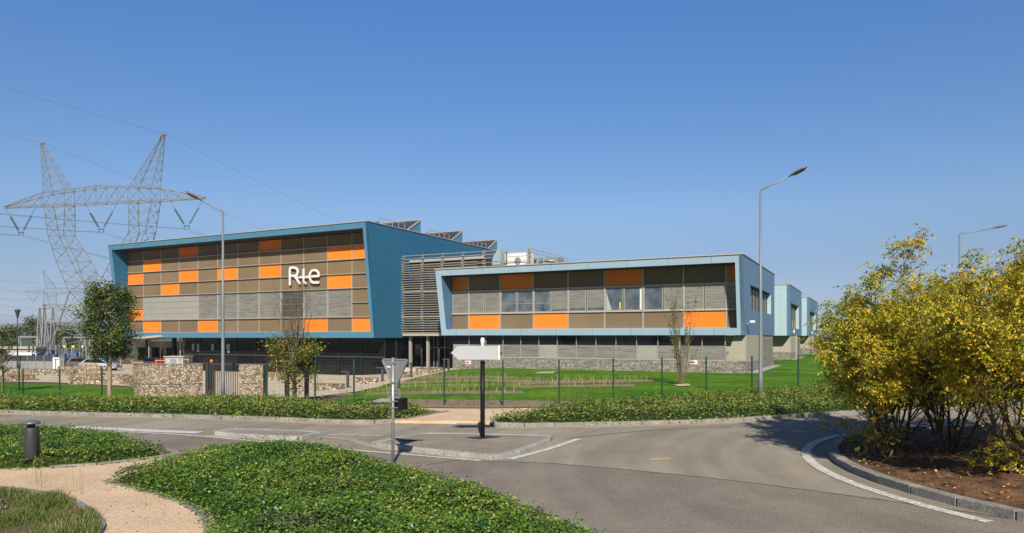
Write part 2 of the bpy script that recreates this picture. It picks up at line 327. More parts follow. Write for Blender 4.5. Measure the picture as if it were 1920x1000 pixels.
M['fence_green'] = mat('green fence paint', (.008,.055,.035), .4)
M['stone'] = stonemat('gabion stones', 9)
M['stone_far'] = stonemat('gabion stones far', 4)
M['bark'] = mat('bark', (.12,.085,.055), .9, c2=(.24,.18,.12), scale=8, bump=.6)
M['bark_pale'] = mat('pale bark', (.33,.27,.20), .9, var=.2, scale=6)
M['bark_dark'] = mat('dark bark', (.05,.036,.026), .9, c2=(.14,.105,.075), scale=8)
M['lamp_glass'] = mat('lamp glass', (.12,.11,.08), .2)
M['tyre'] = mat('tyre', (.015,.015,.015), .8)
M['rim'] = mat('rim', (.45,.46,.48), .35, .6)
for n_, c_ in (('car_silver', (.34,.36,.39)), ('car_red', (.55,.02,.02)), ('car_black', (.012,.014,.02)), ('car_blue', (.04,.07,.16)), ('car_white', (.75,.76,.78)), ('car_grey', (.22,.24,.27))):
    M[n_] = mat(n_, c_, .25, .2, spec=.6)
M['tail'] = mat('tail light', (.5,.01,.01), .3)
M['yellow'] = mat('yellow', (.8,.65,.02), .5)
M['utility_blue'] = mat('utility blue', (.04,.14,.38), .6)
M['insulator'] = mat('insulator glass', (.10,.13,.13), .3)
M['insulator_brown'] = mat('brown porcelain', (.08,.03,.02), .3)
M['cable'] = mat('cable', (.16,.18,.20), .6)
M['red_sign'] = mat('red sign', (.6,.05,.06), .5)
M['l_cover'] = leafmat('ground cover leaves', [(0, (.035,.095,.012)), (.22, (.075,.165,.018)), (.48, (.125,.225,.024)), (.72, (.165,.27,.034)), (.93, (.22,.31,.05)), (.99, (.40,.36,.06))], .4)
M['l_cover_far'] = leafmat('far ground cover', [(0, (.06,.11,.015)), (.25, (.125,.20,.022)), (.55, (.20,.26,.034)), (.85, (.28,.31,.05)), (.965, (.30,.21,.08))], .5)
M['l_olive'] = leafmat('olive green crown', [(0, (.035,.065,.014)), (.3, (.07,.115,.02)), (.6, (.12,.165,.03)), (.9, (.19,.21,.05))], .45, .2)
M['l_yellow'] = leafmat('yellow green crown', [(0, (.14,.20,.02)), (.18, (.32,.37,.035)), (.34, (.50,.46,.04)), (.6, (.70,.52,.03)), (.85, (.74,.40,.02)), (.96, (.2,.23,.03))], .5, .42)
M['l_yelgreen'] = leafmat('green yellow crown', [(0, (.11,.17,.02)), (.2, (.23,.31,.03)), (.5, (.36,.41,.04)), (.76, (.56,.48,.04)), (.9, (.68,.45,.025))], .5, .42)
M['l_autumn'] = leafmat('thin autumn crown', [(0, (.05,.08,.015)), (.3, (.10,.14,.025)), (.55, (.20,.22,.03)), (.78, (.38,.34,.03)), (.94, (.42,.26,.02))], .5, .25)
M['l_weedy'] = leafmat('weedy patch leaves', [(0, (.05,.08,.03)), (.3, (.10,.13,.05)), (.6, (.17,.18,.09)), (.85, (.22,.19,.11)), (.95, (.16,.08,.035))], .6)
M['l_grass'] = leafmat('wild grass', [(0, (.06,.11,.015)), (.3, (.10,.16,.02)), (.6, (.17,.20,.05)), (.85, (.26,.24,.11)), (.95, (.38,.33,.2))], .6, .3)
M['l_dry'] = leafmat('dry tufts', [(0, (.26,.24,.09)), (.4, (.38,.33,.15)), (.75, (.50,.43,.24))], .6, .3)

# ---------------------------------------------------------------- ground, roads, paths
def zc(k): return lambda x, y: k
def zh(k): return lambda x, y: H(x, y)+k
def grid_ground():
    xs = np.concatenate([[-4000,-1500,-600,-300,-180], np.arange(-110, 111, 4), [180,300,600,1500,4000]])
    ys = np.concatenate([[-60,-20], np.arange(0, 150, 4), [180,240,350,600,1200,2500,6000]])
    m = MB(); nx = len(xs); m.v = [(x, y, H(x, y)-.16) for y in ys for x in xs]
    for j in range(len(ys)-1):
        for i in range(nx-1):
            a = j*nx+i; m.f.append((a, a+1, a+1+nx, a+nx)); m.m.append(0); m.sm.append(True)
    return m.build('ground', M['ground'])
tag(grid_ground(), kind='structure')
IC = (15.3, 14.9); IR = 7.75
far_l = catmull([(-70,39),(-40,32),(-20,27.5),(-10.9,25.7),(-6.2,24.4),(-4.6,24.2),(-3.6,25.0),(-2.5,27.3)], 8)
far_r = catmull([(-.15,25.3),(-.75,24.2),(-.5,23.5),(.6,23.35),(2.5,23.6),(6.3,24.3),(9.5,25.6),(12,26.8),(14.5,27.9),(17.5,28.9),(20.7,30.7),(24,33),(40,46),(62,64)], 8)
near_l = catmull([(-70,32),(-40,27),(-16.2,21.7),(-11.6,20.15),(-9.6,18.6),(-8.25,17.3)], 6)
near_r = catmull([(-6.9,16.45),(-5.6,17.2),(-4.2,16.7),(-2.6,15.0),(-.75,13.6),(.5,11.6),(1.6,9.3),(2.5,6),(3,0)], 6)
road_poly = [(-70,31.9)]+[p for p in near_l[1:]]+near_r+[(3,-6),(45,-6),(60,20),(62,64)]+list(reversed(far_r))+[(-.4,23.9),(-4.0,24.6)]+list(reversed(far_l[:-8]))
tag(sheet('road', road_poly, zc(0), M['asphalt'], 3), kind='structure')
seam1 = catmull([(-.75,17.0),(1.0,16.55),(3.0,15.6),(4.8,14.45),(6.5,13.1),(8.2,11.6)], 8)
tag(sheet('road_surface_patch', seam1+[(8.5,9),(9,2),(3.3,2),(2.6,6),(1.75,9.3),(.65,11.7),(-.6,13.75),(-2.4,15.15),(-4.0,16.9),(-5.4,17.6),(-7.2,17.1),(-9.2,18.9),(-11.3,20.6),(-14,21.6),(-14,22.3),(-10.8,21.75),(-6.6,19.55),(-3.8,18.45)], zc(.004), M['asphalt2'], 2), kind='structure')
def strip(name, pts, wd, z, m, kind='structure'):
    q = MB()
    for i in range(len(pts)-1):
        a = Vector((*pts[i][:2], 0)); b = Vector((*pts[i+1][:2], 0))
        pa = Vector((*pts[max(i-1,0)][:2],0)); nb = Vector((*pts[min(i+2,len(pts)-1)][:2],0))
        na = (b-pa).normalized(); nb2 = (nb-a).normalized()
        oa = Vector((-na.y, na.x, 0))*wd/2; ob = Vector((-nb2.y, nb2.x, 0))*wd/2; zz = Vector((0,0,z))
        q.face([a-oa+zz, b-ob+zz, b+ob+zz, a+oa+zz])
    return tag(q.build(name, m), kind=kind)
def wob(pts, s=.03): return [(x+random.uniform(-s,s), y+random.uniform(-s,s)) for x, y in [p[:2] for p in pts]]
strip('tar_seam', wob(seam1), .035, .008, M['tar'])
strip('tar_seam', wob(catmull([(1.6,20.6),(3.0,21.6),(4.8,22.6),(7.3,23.4)], 7)), .04, .008, M['tar'])
strip('tar_seam', wob(catmull([(-.9,17.3),(-1.8,16.6),(-2.4,15.9)], 6)), .03, .008, M['tar'])
strip('road_marking', [(-14.5,23.2),(-12.9,22.75),(-11.3,22.25),(-9.7,21.9)], .5, .012, M['line'])
strip('road_marking', catmull([(-12.5,22.15),(-10.6,21.6),(-8.6,20.75),(-6.6,19.75)], 5), .13, .013, M['line'])
strip('road_marking', [(-6.65,19.8),(-6.1,19.35)], .45, .013, M['line'])
strip('road_marking', [(-5.6,21.45),(-4.75,21.35),(-3.95,21.2)], .13, .012, M['line'])
strip('road_marking', [(-5.6,19.2),(-3.8,18.35),(-.75,16.95)], .13, .012, M['line'])
strip('road_marking', catmull([(-.05,17.15),(.9,18.6),(1.55,19.8),(1.95,20.6)], 5), .2, .012, M['line'])
strip('road_marking', [(-4.4,23.35),(-2.6,23.15),(-.5,23.1),(.4,23.05)], .07, .012, M['line'])
arc = [(IC[0]+8.37*math.cos(a), IC[1]+8.37*math.sin(a)) for a in np.linspace(R(205), R(128), 30)]
strip('road_marking', arc, .24, .012, M['line'])
M['dust'] = mat('gutter dust', (.33,.275,.20), .95, c2=(.42,.36,.27), scale=1.5, fine=30)
def offs(pts, o):
    r = []
    for i in range(len(pts)):
        a = np.array(pts[max(i-1,0)][:2]); b = np.array(pts[min(i+1,len(pts)-1)][:2]); d = b-a; d = d/(np.linalg.norm(d)+1e-9); r.append((pts[i][0]+d[1]*o, pts[i][1]-d[0]*o))
    return r
strip('road_stain', [(3.35,17.15),(3.65,17.2),(3.9,17.28)], .22, .007, mat('sandy stain', (.50,.38,.2), .9, var=.2, scale=8))
strip('gutter', wob(offs(far_l[:-8], .33), .04), .5, .006, M['dust']); strip('gutter', wob(offs(far_r[14:], .33), .04), .5, .006, M['dust'])
strip('gutter', wob([(-5.6,21.0),(-4.6,20.4),(-3.9,19.3),(-3.4,18.7),(-.8,17.15)], .03), .3, .0075, M['dust'])
strip('gutter', wob([(-9.2,21.3),(-8.7,21.0),(-6.5,20.2),(-6.0,20.2)], .03), .3, .0075, M['dust'])
def kerb(name, pts, z=.12, wd=.16, drop=.3, L=1.0, zf=None, gap=.012, bev=.012):
    """row of kerb stones"""
    P = [np.array(p[:2]) for p in pts]; d = [0]
    for i in range(1, len(P)): d.append(d[-1]+np.linalg.norm(P[i]-P[i-1]))
    def at(t):
        i = int(np.clip(np.searchsorted(d, t)-1, 0, len(P)-2)); k = (t-d[i])/max(1e-9, d[i+1]-d[i]); return P[i]+(P[i+1]-P[i])*k
    m = MB(); n = max(1, round(d[-1]/L)); step = d[-1]/n
    for i in range(n):
        a, b = at(i*step+gap/2), at((i+1)*step-gap/2)
        c = (b-a); c = np.array([-c[1], c[0]])/(np.linalg.norm(c)+1e-9)*wd/2
        za = z+(zf(*a) if zf else 0)+random.uniform(-.004,.004); zb = z+(zf(*b) if zf else 0)+random.uniform(-.004,.004)
        m.hexa([(*(a-c),za-drop),(*(b-c),zb-drop),(*(b+c),zb-drop),(*(a+c),za-drop),(*(a-c),za),(*(b-c),zb),(*(b+c),zb),(*(a+c),za)])
    return tag(m.build(name, M['kerb'], bevel=bev), kind='structure')
kerb('kerb', far_l, .13); kerb('kerb', far_r, .13); kerb('kerb', near_l, .12); kerb('kerb', near_r, .12)
kerb('kerb', [(-3.6,24.6),(-.9,24.0)], .03, .14)
kerb('kerb', [(-8.25,17.3),(-6.9,16.45)], .05, .14)
ring = [(IC[0]+IR*math.cos(a), IC[1]+IR*math.sin(a)) for a in np.linspace(0, 2*math.pi, 97)]
kerb('kerb', ring, .16, .24, L=1.0)
ring_in = [(IC[0]+(IR-.1)*math.cos(a), IC[1]+(IR-.1)*math.sin(a)) for a in np.linspace(0, 2*math.pi, 60)[:-1]]
def zmound(x, y):
    r = math.hypot(x-IC[0], y-IC[1])/IR; return .08+.45*(1-r*r)+.05*noise.noise(Vector((x*1.5, y*1.5, 0)))
tag(sheet('roundabout_soil', ring_in, zmound, M['mulch'], .5, smooth=True), kind='structure')
# splitter islands
def island(name, poly, label, z=.12):
    big = catmull(poly, 4, True)
    cx = sum(p[0] for p in big)/len(big); cy = sum(p[1] for p in big)/len(big)
    root = empty(name, (0,0,0), 0, label, 'traffic island')
    kerbo = kerb('kerb_edge', big+[big[0]], z, .18); kerbo.data.materials[0] = M['kerb_light']; kerbo.parent = root; del kerbo['kind']
    inner = []
    for x, y in big:
        d = math.hypot(x-cx, y-cy); k = (d-.06)/d; inner.append((cx+(x-cx)*k, cy+(y-cy)*k))
    sheet('top_surface', inner, zc(z-.012), M['island_top'], 1, parent=root)
island('traffic_island', [(-3.75,19.2),(-3.4,18.85),(-.8,17.3),(-.35,17.2),(-.1,17.4),(1.1,20.0),(1.15,20.3),(.8,20.6),(-2.4,21.1),(-2.8,20.9)], 'long kerbed asphalt island carrying the white arrow sign')
island('traffic_island', [(-8.95,21.35),(-8.7,21.15),(-6.5,20.35),(-6.15,20.35),(-5.8,21.0),(-5.8,21.3),(-6.2,21.6),(-8.8,22.05),(-9.0,21.8)], 'smaller narrow kerbed island in the road left of the arrow sign')
# verges
verge_far = far_l+[(-3.6,24.6),(-.9,24.0)]+far_r+[(140,120),(-140,120),(-110,60)]
verge_far = far_l[:-1]+[(-2.6,27.1),(-2.9,26),(-3.6,24.7),(-.9,24.05),(-.3,25.0)]+far_r[3:]+[(110,110),(110,115),(-110,115),(-110,50)]
tag(sheet('verge', verge_far, zh(.08), M['soil'], 2.2), kind='structure')
verge_near = near_l+near_r+[(3,-8),(-70,-8)]
tag(sheet('gravel_path', verge_near, zc(.09), M['path'], 2), kind='structure')
tag(sheet('gravel_path', [(-4.2,24.35),(-.7,24.05),(-.25,25.3),(1.8,29.5),(-9,30.5),(-9,29.6),(-4,28.6),(-2.4,27.2),(-3.5,25.1)], zh(.10), M['path'], 1.4, skirt=.12), kind='structure')
# lawn, beds, paving
fence_r = [(-2.84,29.5),(-.38,29.3),(1.99,29.8),(4.43,30.8),(6.9,32.4),(9.38,34),(12.1,35.5),(15.25,37.5),(18.2,39.8),(21,42.5),(24,45.5)]
lawn_r = [(-8.2,31.6),(-4.8,30.6)]+fence_r+[(60,80),(75,125),(20,125),(12,100),(-6,66),(-9,58)]
tag(sheet('lawn', lawn_r, zh(.11), M['lawn'], 2.2), kind='structure')
tag(sheet('lawn', [(-46,50),(-36,44),(-27,38.5),(-19.8,36.8),(-17.5,41),(-19,46.5),(-26,54),(-41,62),(-60,66),(-60,54)], zh(.11), M['lawn'], 2.0), kind='structure')
pav = [(-20,40.5),(-19,36.6),(-12,36.3),(-10.6,38),(-10.6,40.5),(-9.9,45),(-8.5,52),(-7.8,58),(-5,68),(-3,75),(-12,85),(-30,95),(-75,110),(-85,70),(-60,67),(-41,63),(-27,56),(-21,49)]
tag(sheet('paving', pav, zh(.14), M['paving'], 2.0), kind='structure')
def pxpoly(pts, off=.11): return [tuple(G(a, b, off)[:2]) for a, b in pts]
for q in ([(742,703),(850,705),(965,706),(965,710),(850,711),(735,709)], [(745,715),(1000,714),(1225,712),(1225,717),(1000,721),(740,721)], [(700,725),(1000,723),(1190,721),(1190,726),(1000,728),(680,730)],
          [(640,736),(820,734),(980,733),(980,739),(820,740),(620,742)], [(740,749),(900,751),(1080,753),(1110,757),(1060,764),(900,766),(745,765)]):
    tag(sheet('planting_bed', pxpoly(q), zh(.13), M['bed'], 1.6), kind='structure')
tag(sheet('planting_bed', [(-27,41),(-20,38.6),(-19,43),(-21,48),(-26,50),(-25,46)], zh(.13), M['bed'], 1.6), kind='structure')
for q, m_ in (([(686,757),(715,749),(760,749),(762,757)], 'concrete'), ([(1000,702),(1014,698),(1045,697),(1036,702)], 'concrete'), ([(1262,723),(1290,720.5),(1296,724.5),(1272,726)], 'path')):
    tag(sheet('cover_slab', pxpoly(q), zh(.16), M[m_], 0), kind='structure')
# near grass corner
grass_near = catmull([(-14,13.8),(-11,13.7),(-9.8,13.45),(-8.5,12.95),(-7.3,12.0),(-6.3,10.8),(-5.8,9.4),(-5.6,7)], 6)
kerb('path_edging', grass_near, .13, .13, bev=.01)
kerb('path_edging', catmull([(-8.2,14.15),(-7.1,13.4),(-6.1,12.6),(-5.3,11.8),(-4.65,10.8),(-4.3,9.8),(-4.1,8)], 6), .105, .12, bev=.01)
kerb('path_edging', catmull([(-10.2,15.55),(-9.4,15.95),(-8.8,16.5),(-8.2,17.25)], 6), .14, .12, bev=.01)
grass_poly = grass_near+[(-14,6)]
tag(sheet('grass_bank', grass_poly, zc(.11), M['soil'], 1), kind='structure')
# far hills
def hill(name, cx, cy, rx, ry, h, m, seed, name_flat=False):
    q = MB(); n = 40
    for j in range(n+1):
        for i in range(n+1):
            u = i/n*2-1; v = j/n*2-1; r = math.hypot(u, v)
            z = h*(sstep((1-r)*2.6) if name_flat else max(0, 1-r*r)**1.2)*(1+(.12 if name_flat else .35)*noise.noise(Vector((u*3+seed, v*3, 0))))-1.6+.5*noise.noise(Vector((u*14, v*14, seed)))*max(0, 1-r)
            q.v.append((cx+u*rx, cy+v*ry, z))
    for j in range(n):
        for i in range(n):
            a = j*(n+1)+i; q.f.append((a, a+1, a+n+2, a+n+1)); q.m.append(0); q.sm.append(True)
    return tag(q.build(name, m), kind='structure')
M['scrub'] = mat('scrub hill', (.07,.09,.03), .95, c2=(.30,.15,.07), scale=.09, fine=1.2, bump=1, bscale=1.5, spec=.1)
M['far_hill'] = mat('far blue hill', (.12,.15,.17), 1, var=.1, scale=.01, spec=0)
hl = hill('hill', 108, 150, 52, 40, 5.2, M['scrub'], 3, True)
hv = [v.co for v in hl.data.vertices if v.co.z > -1.3]; hp = []
for i in range(11000):
    v = random.choice(hv); hp.append((v.x+random.uniform(-1.6,1.6), v.y+random.uniform(-1.2,1.2), v.z+random.uniform(-.1,.45)))
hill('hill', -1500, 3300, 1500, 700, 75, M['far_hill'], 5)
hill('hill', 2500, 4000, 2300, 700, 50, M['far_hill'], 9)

# ---------------------------------------------------------------- low plants: leaves scattered over mounds
def leaf_quads(P, size, nrm_tilt, aspect=.6, rs=None):
    n = len(P); rs = rs or rng; th = rs.uniform(0, 2*np.pi, n); tilt = rs.uniform(0, nrm_tilt, n); ph = rs.uniform(0, 2*np.pi, n)
    nz = np.stack([np.sin(tilt)*np.cos(ph), np.sin(tilt)*np.sin(ph), np.cos(tilt)], 1)
    a = np.stack([np.cos(th), np.sin(th), np.zeros(n)], 1); a -= nz*np.sum(a*nz, 1)[:, None]; a /= np.linalg.norm(a, axis=1)[:, None]; b = np.cross(nz, a)
    s = (size*rs.uniform(.6, 1.3, n))[:, None]; w_ = s*aspect
    return np.stack([P-a*s/2, P-b*w_/2-a*s*.05, P+a*s/2, P+b*w_/2-a*s*.05], 1)
def cover(name, poly, zb, h, dens, size, m, label, cat='ground cover', nz=.35, edge=.5, tilt=1.15, seed=0):
    poly = [tuple(p[:2]) for p in poly]
    def top(x, y, d): 
        e = min(1, d/edge); e = math.sqrt(max(0, 1-(1-e)**2))
        n1 = noise.noise(Vector((x*.8+seed, y*.8, 1)))*.55+noise.noise(Vector((x*2.7, y*2.7, seed)))*.38+noise.noise(Vector((x*6.5, y*6.5, seed)))*.26
        return zb(x, y)+h*e*(1+nz*2*n1)
    def zf(x, y):
        d = float(edge_dist(poly, np.array([x]), np.array([y]))[0]); return top(x, y, d)-.10
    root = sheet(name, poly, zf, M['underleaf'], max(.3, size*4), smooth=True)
    x0, x1 = min(p[0] for p in poly), max(p[0] for p in poly); y0, y1 = min(p[1] for p in poly), max(p[1] for p in poly)
    n = int((x1-x0)*(y1-y0)*dens); X = rng.uniform(x0, x1, n); Y = rng.uniform(y0, y1, n); D = edge_dist(poly, X, Y); k = inside(poly, X, Y); D = np.where(k, D, 0); k = k | (edge_dist(poly, X, Y) < size*2.2); X = X[k]; Y = Y[k]; D = D[k]
    Z = np.array([top(a, b, c) for a, b, c in zip(X, Y, D)]); n = len(X)
    up = rng.random(n); Z = Z-.05+.09*up*(size/.055)+np.where(up > .97, rng.uniform(0, .12, n), 0)
    jit = rng.normal(0, .05, (n, 2)); P = np.stack([X+jit[:, 0], Y+jit[:, 1], Z], 1)
    # outward lean: spilling leaves at the edges
    Q = leaf_quads(P, size, tilt)
    wn = np.array([noise.noise(Vector((a*.75+seed*3, b*.75, 7)))+.5*noise.noise(Vector((a*2.5, b*2.5, seed))) for a, b in zip(X, Y)]); mi = ((wn > .34) & (rng.random(n) < .6)).astype(int)
    lf = quads('leaves', Q, [m, M['l_weedy']], None, mi); lf.parent = root
    ns = int(n*.012); js = rng.integers(0, n, ns); B = P[js]-np.array([0,0,.05]); th = rng.uniform(0, 6.28, ns); T2 = B+np.stack([.07*np.cos(th*3), .07*np.sin(th*3), rng.uniform(.08, .24, ns)*(size/.055)], 1); Wd = np.stack([np.cos(th), np.sin(th), 0*th], 1)*.006*(size/.05)
    st = quads('shoots', np.concatenate([np.stack([B-Wd, B+Wd, T2+Wd*.4, T2-Wd*.4], 1)]+[leaf_quads(B+(T2-B)*f+rng.normal(0, .012, (ns, 3)), size*.8, 1.3) for f in (.5,.75,1.0)]), m); st.parent = root
    tag(root, label, cat, kind='stuff'); return root
hedge = catmull([(-8.05,14.2),(-7.4,15.2),(-6.95,16.2),(-5.6,16.95),(-4.3,16.35),(-2.8,14.8),(-1.0,13.4),(.3,11.5),(1.45,9.2),(2.2,6.5),(-4.0,6.5),(-4.25,9.8),(-4.6,10.8),(-5.2,11.8),(-6.0,12.6),(-7.0,13.4)], 4, True)
def zb_near(x, y): return .09
def zb_crest(x, y): return .09+.22*math.exp(-(((x+4.8)/2.6)**2+((y-15.2)/2.2)**2))
cover('ground_cover', hedge, zb_crest, .27, 1500, .052, M['l_cover'], 'large glossy green ground cover bed in the foreground between path and road')
cover('ground_cover', catmull([(-30,25),(-16,21.4),(-11.6,19.8),(-9.7,18.3),(-8.4,17.2),(-9.0,16.3),(-9.8,15.75),(-10.6,15.5),(-12.5,15.35),(-16,15.6),(-24,17)], 4, True), zb_near, .30, 900, .058, M['l_cover'], 'green ground cover bed around the grey bollard at the left', seed=4)
fl = [p for p in far_l if p[0] > -46 and p[1] > 0]
cover('ground_cover', [(x, y+.15) for x, y in fl[:-6]]+[(-3.0,26.5),(-4.2,28.0),(-8,29.3),(-10.5,32.5),(-14.5,34.5),(-16.3,33.6),(-19,33.2),(-24,34),(-34,39),(-46,45)], zh(.08), .24, 190, .10, M['l_cover_far'], 'green ground cover strip along the far kerb in front of the gabion walls', seed=8, edge=.9)
fr = [p for p in far_r if p[0] < 26 and p[1] > 23]
cover('ground_cover', [(x+.1, y+.2) for x, y in fr[6:]]+[(24.5,44.5),(21,41.8),(18.2,39.1),(15.25,36.9),(12.1,34.9),(9.38,33.4),(6.9,31.9),(4.43,30.4),(2.6,29.2),(1.2,27.0),(.1,25.2)], zh(.08), .27, 190, .10, M['l_cover_far'], 'green ground cover strip along the far kerb beside the roundabout', seed=12, edge=1.0)
tag(quads('hill_scrub', leaf_quads(np.array(hp), .75, 1.4), M['l_cover_far']), 'low green and rusty scrub covering the mound beyond the far wing', 'scrub', kind='stuff')
# wild grass bottom left
def grass(name, poly, zb, dens, h, m, label, cat='grass', wd=.012, seed=1):
    x0, x1 = min(p[0] for p in poly), max(p[0] for p in poly); y0, y1 = min(p[1] for p in poly), max(p[1] for p in poly)
    n = int((x1-x0)*(y1-y0)*dens); X = rng.uniform(x0, x1, n); Y = rng.uniform(y0, y1, n); k = inside(poly, X, Y); X = X[k]; Y = Y[k]; n = len(X)
    Z = np.array([zb(a, b) for a, b in zip(X, Y)]); cl = np.array([.65+.8*noise.noise(Vector((a*1.3, b*1.3, seed))) for a, b in zip(X, Y)])
    hh = h*rng.uniform(.4, 1.3, n)*np.clip(cl, .25, 1.4); th = rng.uniform(0, 2*np.pi, n); ln = hh*rng.uniform(.1, .7, n); ph = rng.uniform(0, 2*np.pi, n)
    B = np.stack([X, Y, Z-.02], 1); W = np.stack([np.cos(th), np.sin(th), 0*th], 1)*wd/2; Tp = B+np.stack([np.cos(ph)*ln, np.sin(ph)*ln, hh], 1)
    o = quads(name, np.stack([B-W, B+W, Tp+W*.25, Tp-W*.25], 1), m); return tag(o, label, cat, kind='stuff')
grass('wild_grass', grass_poly, zb_near, 2600, .17, M['l_grass'], 'rough wild grass and weeds in the bottom left corner', wd=.014)
cover('weeds', [(-14,13.5),(-11,13.4),(-9.6,13.0),(-8.6,12.2),(-8.0,11),(-7.6,9),(-14,8)], zb_near, .13, 700, .045, leafmat('grey weeds', [(0,(.05,.07,.03)),(.4,(.11,.13,.07)),(.7,(.20,.21,.14)),(.9,(.28,.24,.16))], .7), 'grey green weed patch among the wild grass', 'weeds', seed=3)
def tufts(name, pts, h, r, n, m, label, cat, wd=.02):
    Q = []
    for (x, y, z) in pts:
        for k in range(n):
            a = random.uniform(0, 6.28); l = r*random.uniform(.2, 1); hh = h*random.uniform(.5, 1.2); b = random.uniform(0, 6.28)
            p = np.array([x+random.gauss(0, .05), y+random.gauss(0, .05), z]); t = p+np.array([math.cos(a)*l, math.sin(a)*l, hh]); w_ = np.array([math.cos(b), math.sin(b), 0])*wd/2
            Q.append([p-w_, p+w_, t+w_*.6, t-w_*.6])
    return tag(quads(name, np.array(Q), m), label, cat, kind='stuff')
rows = []
for (x0, y0, x1, y1, n) in ((760,707,960,708,26), (750,718,1220,714,58), (700,727,1185,723,60), (640,738,975,736,40), (1040,714,1225,713,10)):
    for i in range(n):
        t = (i+random.uniform(-.4,.4))/n; p = G(x0+(x1-x0)*t, y0+(y1-y0)*t+random.uniform(-1,1.2), .12); rows.append(tuple(p))
tufts('ornamental_grass', rows, .38, .16, 8, M['l_dry'], 'rows of dry pale grass tufts planted in the lawn beds', 'plants', .014)
tufts('twiggy_shrubs', [tuple(G(x, 762+random.uniform(-5,1), .12)) for x in (765,800,860,893,915,925,1030,1065,1078,1090,1100)], .75, .2, 9, M['bark'], 'leafless twiggy shrubs in the bed behind the fence', 'shrubs', .012)
tufts('tall_weeds', [(-9.4,13.9,.09),(-9.3,13.75,.09),(-8.2,13.1,.09),(-8.0,13.0,.09),(-9.0,13.5,.09)], .55, .12, 5, M['l_dry'], 'thin dry stalks beside the curved path edging', 'weeds', .006)
lit = [(random.uniform(-9,-4.4), random.uniform(9.5,14.5)) for i in range(420)]
lit = [p for p in lit if not inside(hedge, [p[0]], [p[1]])[0] and not inside(grass_poly, [p[0]], [p[1]])[0]]
Pl = np.array([(x, y, .10) for x, y in lit]); tag(quads('fallen_leaves', leaf_quads(Pl, .035, .3), leafmat('litter', [(0,(.10,.07,.03)),(.5,(.2,.13,.05)),(.8,(.12,.16,.04))], .8, 0)), 'small fallen leaves scattered on the salmon gravel path', 'leaves', kind='stuff')
n_ = 6500; a_ = rng.uniform(0, 2*np.pi, n_); r_ = IR*np.sqrt(rng.uniform(0, .93, n_)); Pm = np.stack([IC[0]+r_*np.cos(a_), IC[1]+r_*np.sin(a_), np.zeros(n_)], 1)
Pm[:, 2] = [zmound(x, y)+.04 for x, y, _ in Pm]
tag(quads('leaf_litter', leaf_quads(Pm, .075, .8), leafmat('brown litter', [(0,(.12,.055,.02)),(.35,(.30,.14,.05)),(.65,(.50,.27,.11)),(.88,(.62,.40,.18)),(.95,(.14,.20,.03))], .8, 0)), 'brown leaf litter under the roundabout trees', 'leaves', kind='stuff')

# ---------------------------------------------------------------- trees
class Tree:
    def __init__(s, seed): s.rnd = random.Random(seed); s.m = MB(); s.anchors = []
    def branch(s, p, d, L, r, depth, maxd, up=.15, spread=45, kids=4, start=.3, wob=.18, leaf_from=1, ratio=.62, anch=5):
        rn = s.rnd; n = 5 if depth < 2 else 3; pts = [Vector(p)]; rad = [r]; d = Vector(d).normalized(); P = Vector(p)
        for i in range(n):
            d = (d+Vector((rn.gauss(0, wob), rn.gauss(0, wob), rn.gauss(0, wob)*.6+up*.5))).normalized(); P = P+d*L/n; pts.append(P.copy()); rad.append(max(.004, r*(1-.75*(i+1)/n)))
        s.m.tube(pts, rad, 6 if depth == 0 else (5 if depth == 1 else 3), caps=False)
        def at(t):
            k = min(n-1, int(t*n)); f = t*n-k; return pts[k].lerp(pts[k+1], f), (pts[k+1]-pts[k]).normalized(), rad[k]+(rad[k+1]-rad[k])*f
        if depth >= leaf_from:
            for i in range(anch): s.anchors.append((at(rn.uniform(.25, 1))[0], depth))
            s.anchors.append((pts[-1], depth))
        if depth < maxd:
            for i in range(kids):
                t = start+(1-start)*(i+rn.random())/kids; q, dd, rr = at(min(t, .98))
                ax = dd.orthogonal().normalized(); ax.rotate(Matrix.Rotation(rn.uniform(0, 6.283), 3, dd)); nd = dd.copy(); nd.rotate(Matrix.Rotation(R(rn.uniform(.6, 1.25)*spread), 3, ax))
                s.branch(q, nd, L*ratio*rn.uniform(.6, 1.15)*(1.15-.45*t), max(.005, rr*.6), depth+1, maxd, up, spread, max(2, kids-1), .2, wob, leaf_from, ratio, anch)
def fronds(anchors, n, rs, length=.22, leaflet=.055, pairs=5, jitter=.12, keep=None):
    A = np.array([tuple(a[0]) for a in anchors]); pw = np.clip(A[:, 2], .4, 6)**1.3; idx = rs.choice(len(A), n, p=pw/pw.sum()); P = A[idx]+rs.normal(0, jitter, (n, 3))
    th = rs.uniform(0, 2*np.pi, n); dz = rs.uniform(-.75, .35, n); D = np.stack([np.cos(th), np.sin(th), dz], 1); D /= np.linalg.norm(D, axis=1)[:, None]
    S = np.cross(D, [0, 0, 1.]); S /= np.linalg.norm(S, axis=1)[:, None]; U = np.cross(S, D)
    L = length*rs.uniform(.6, 1.25, n); out = []
    for k in range(pairs):
        t = (k+.6)/pairs
        for sgn in (-1, 1):
            b = P+D*(L*t)[:, None]-np.array([0, 0, 1.])*(L*.25*t*t)[:, None]; tilt = rs.uniform(-2.0, .5, n)[:, None]
            e = S*sgn*.85+D*.45+U*tilt; e /= np.linalg.norm(e, axis=1)[:, None]; wv = np.cross(e, U); wv /= np.linalg.norm(wv, axis=1)[:, None]
            sz = (leaflet*rs.uniform(.7, 1.3, n))[:, None]
            out.append(np.stack([b, b+e*sz*.5+wv*sz*.24, b+e*sz, b+e*sz*.5-wv*sz*.24], 1))
    return np.concatenate(out)
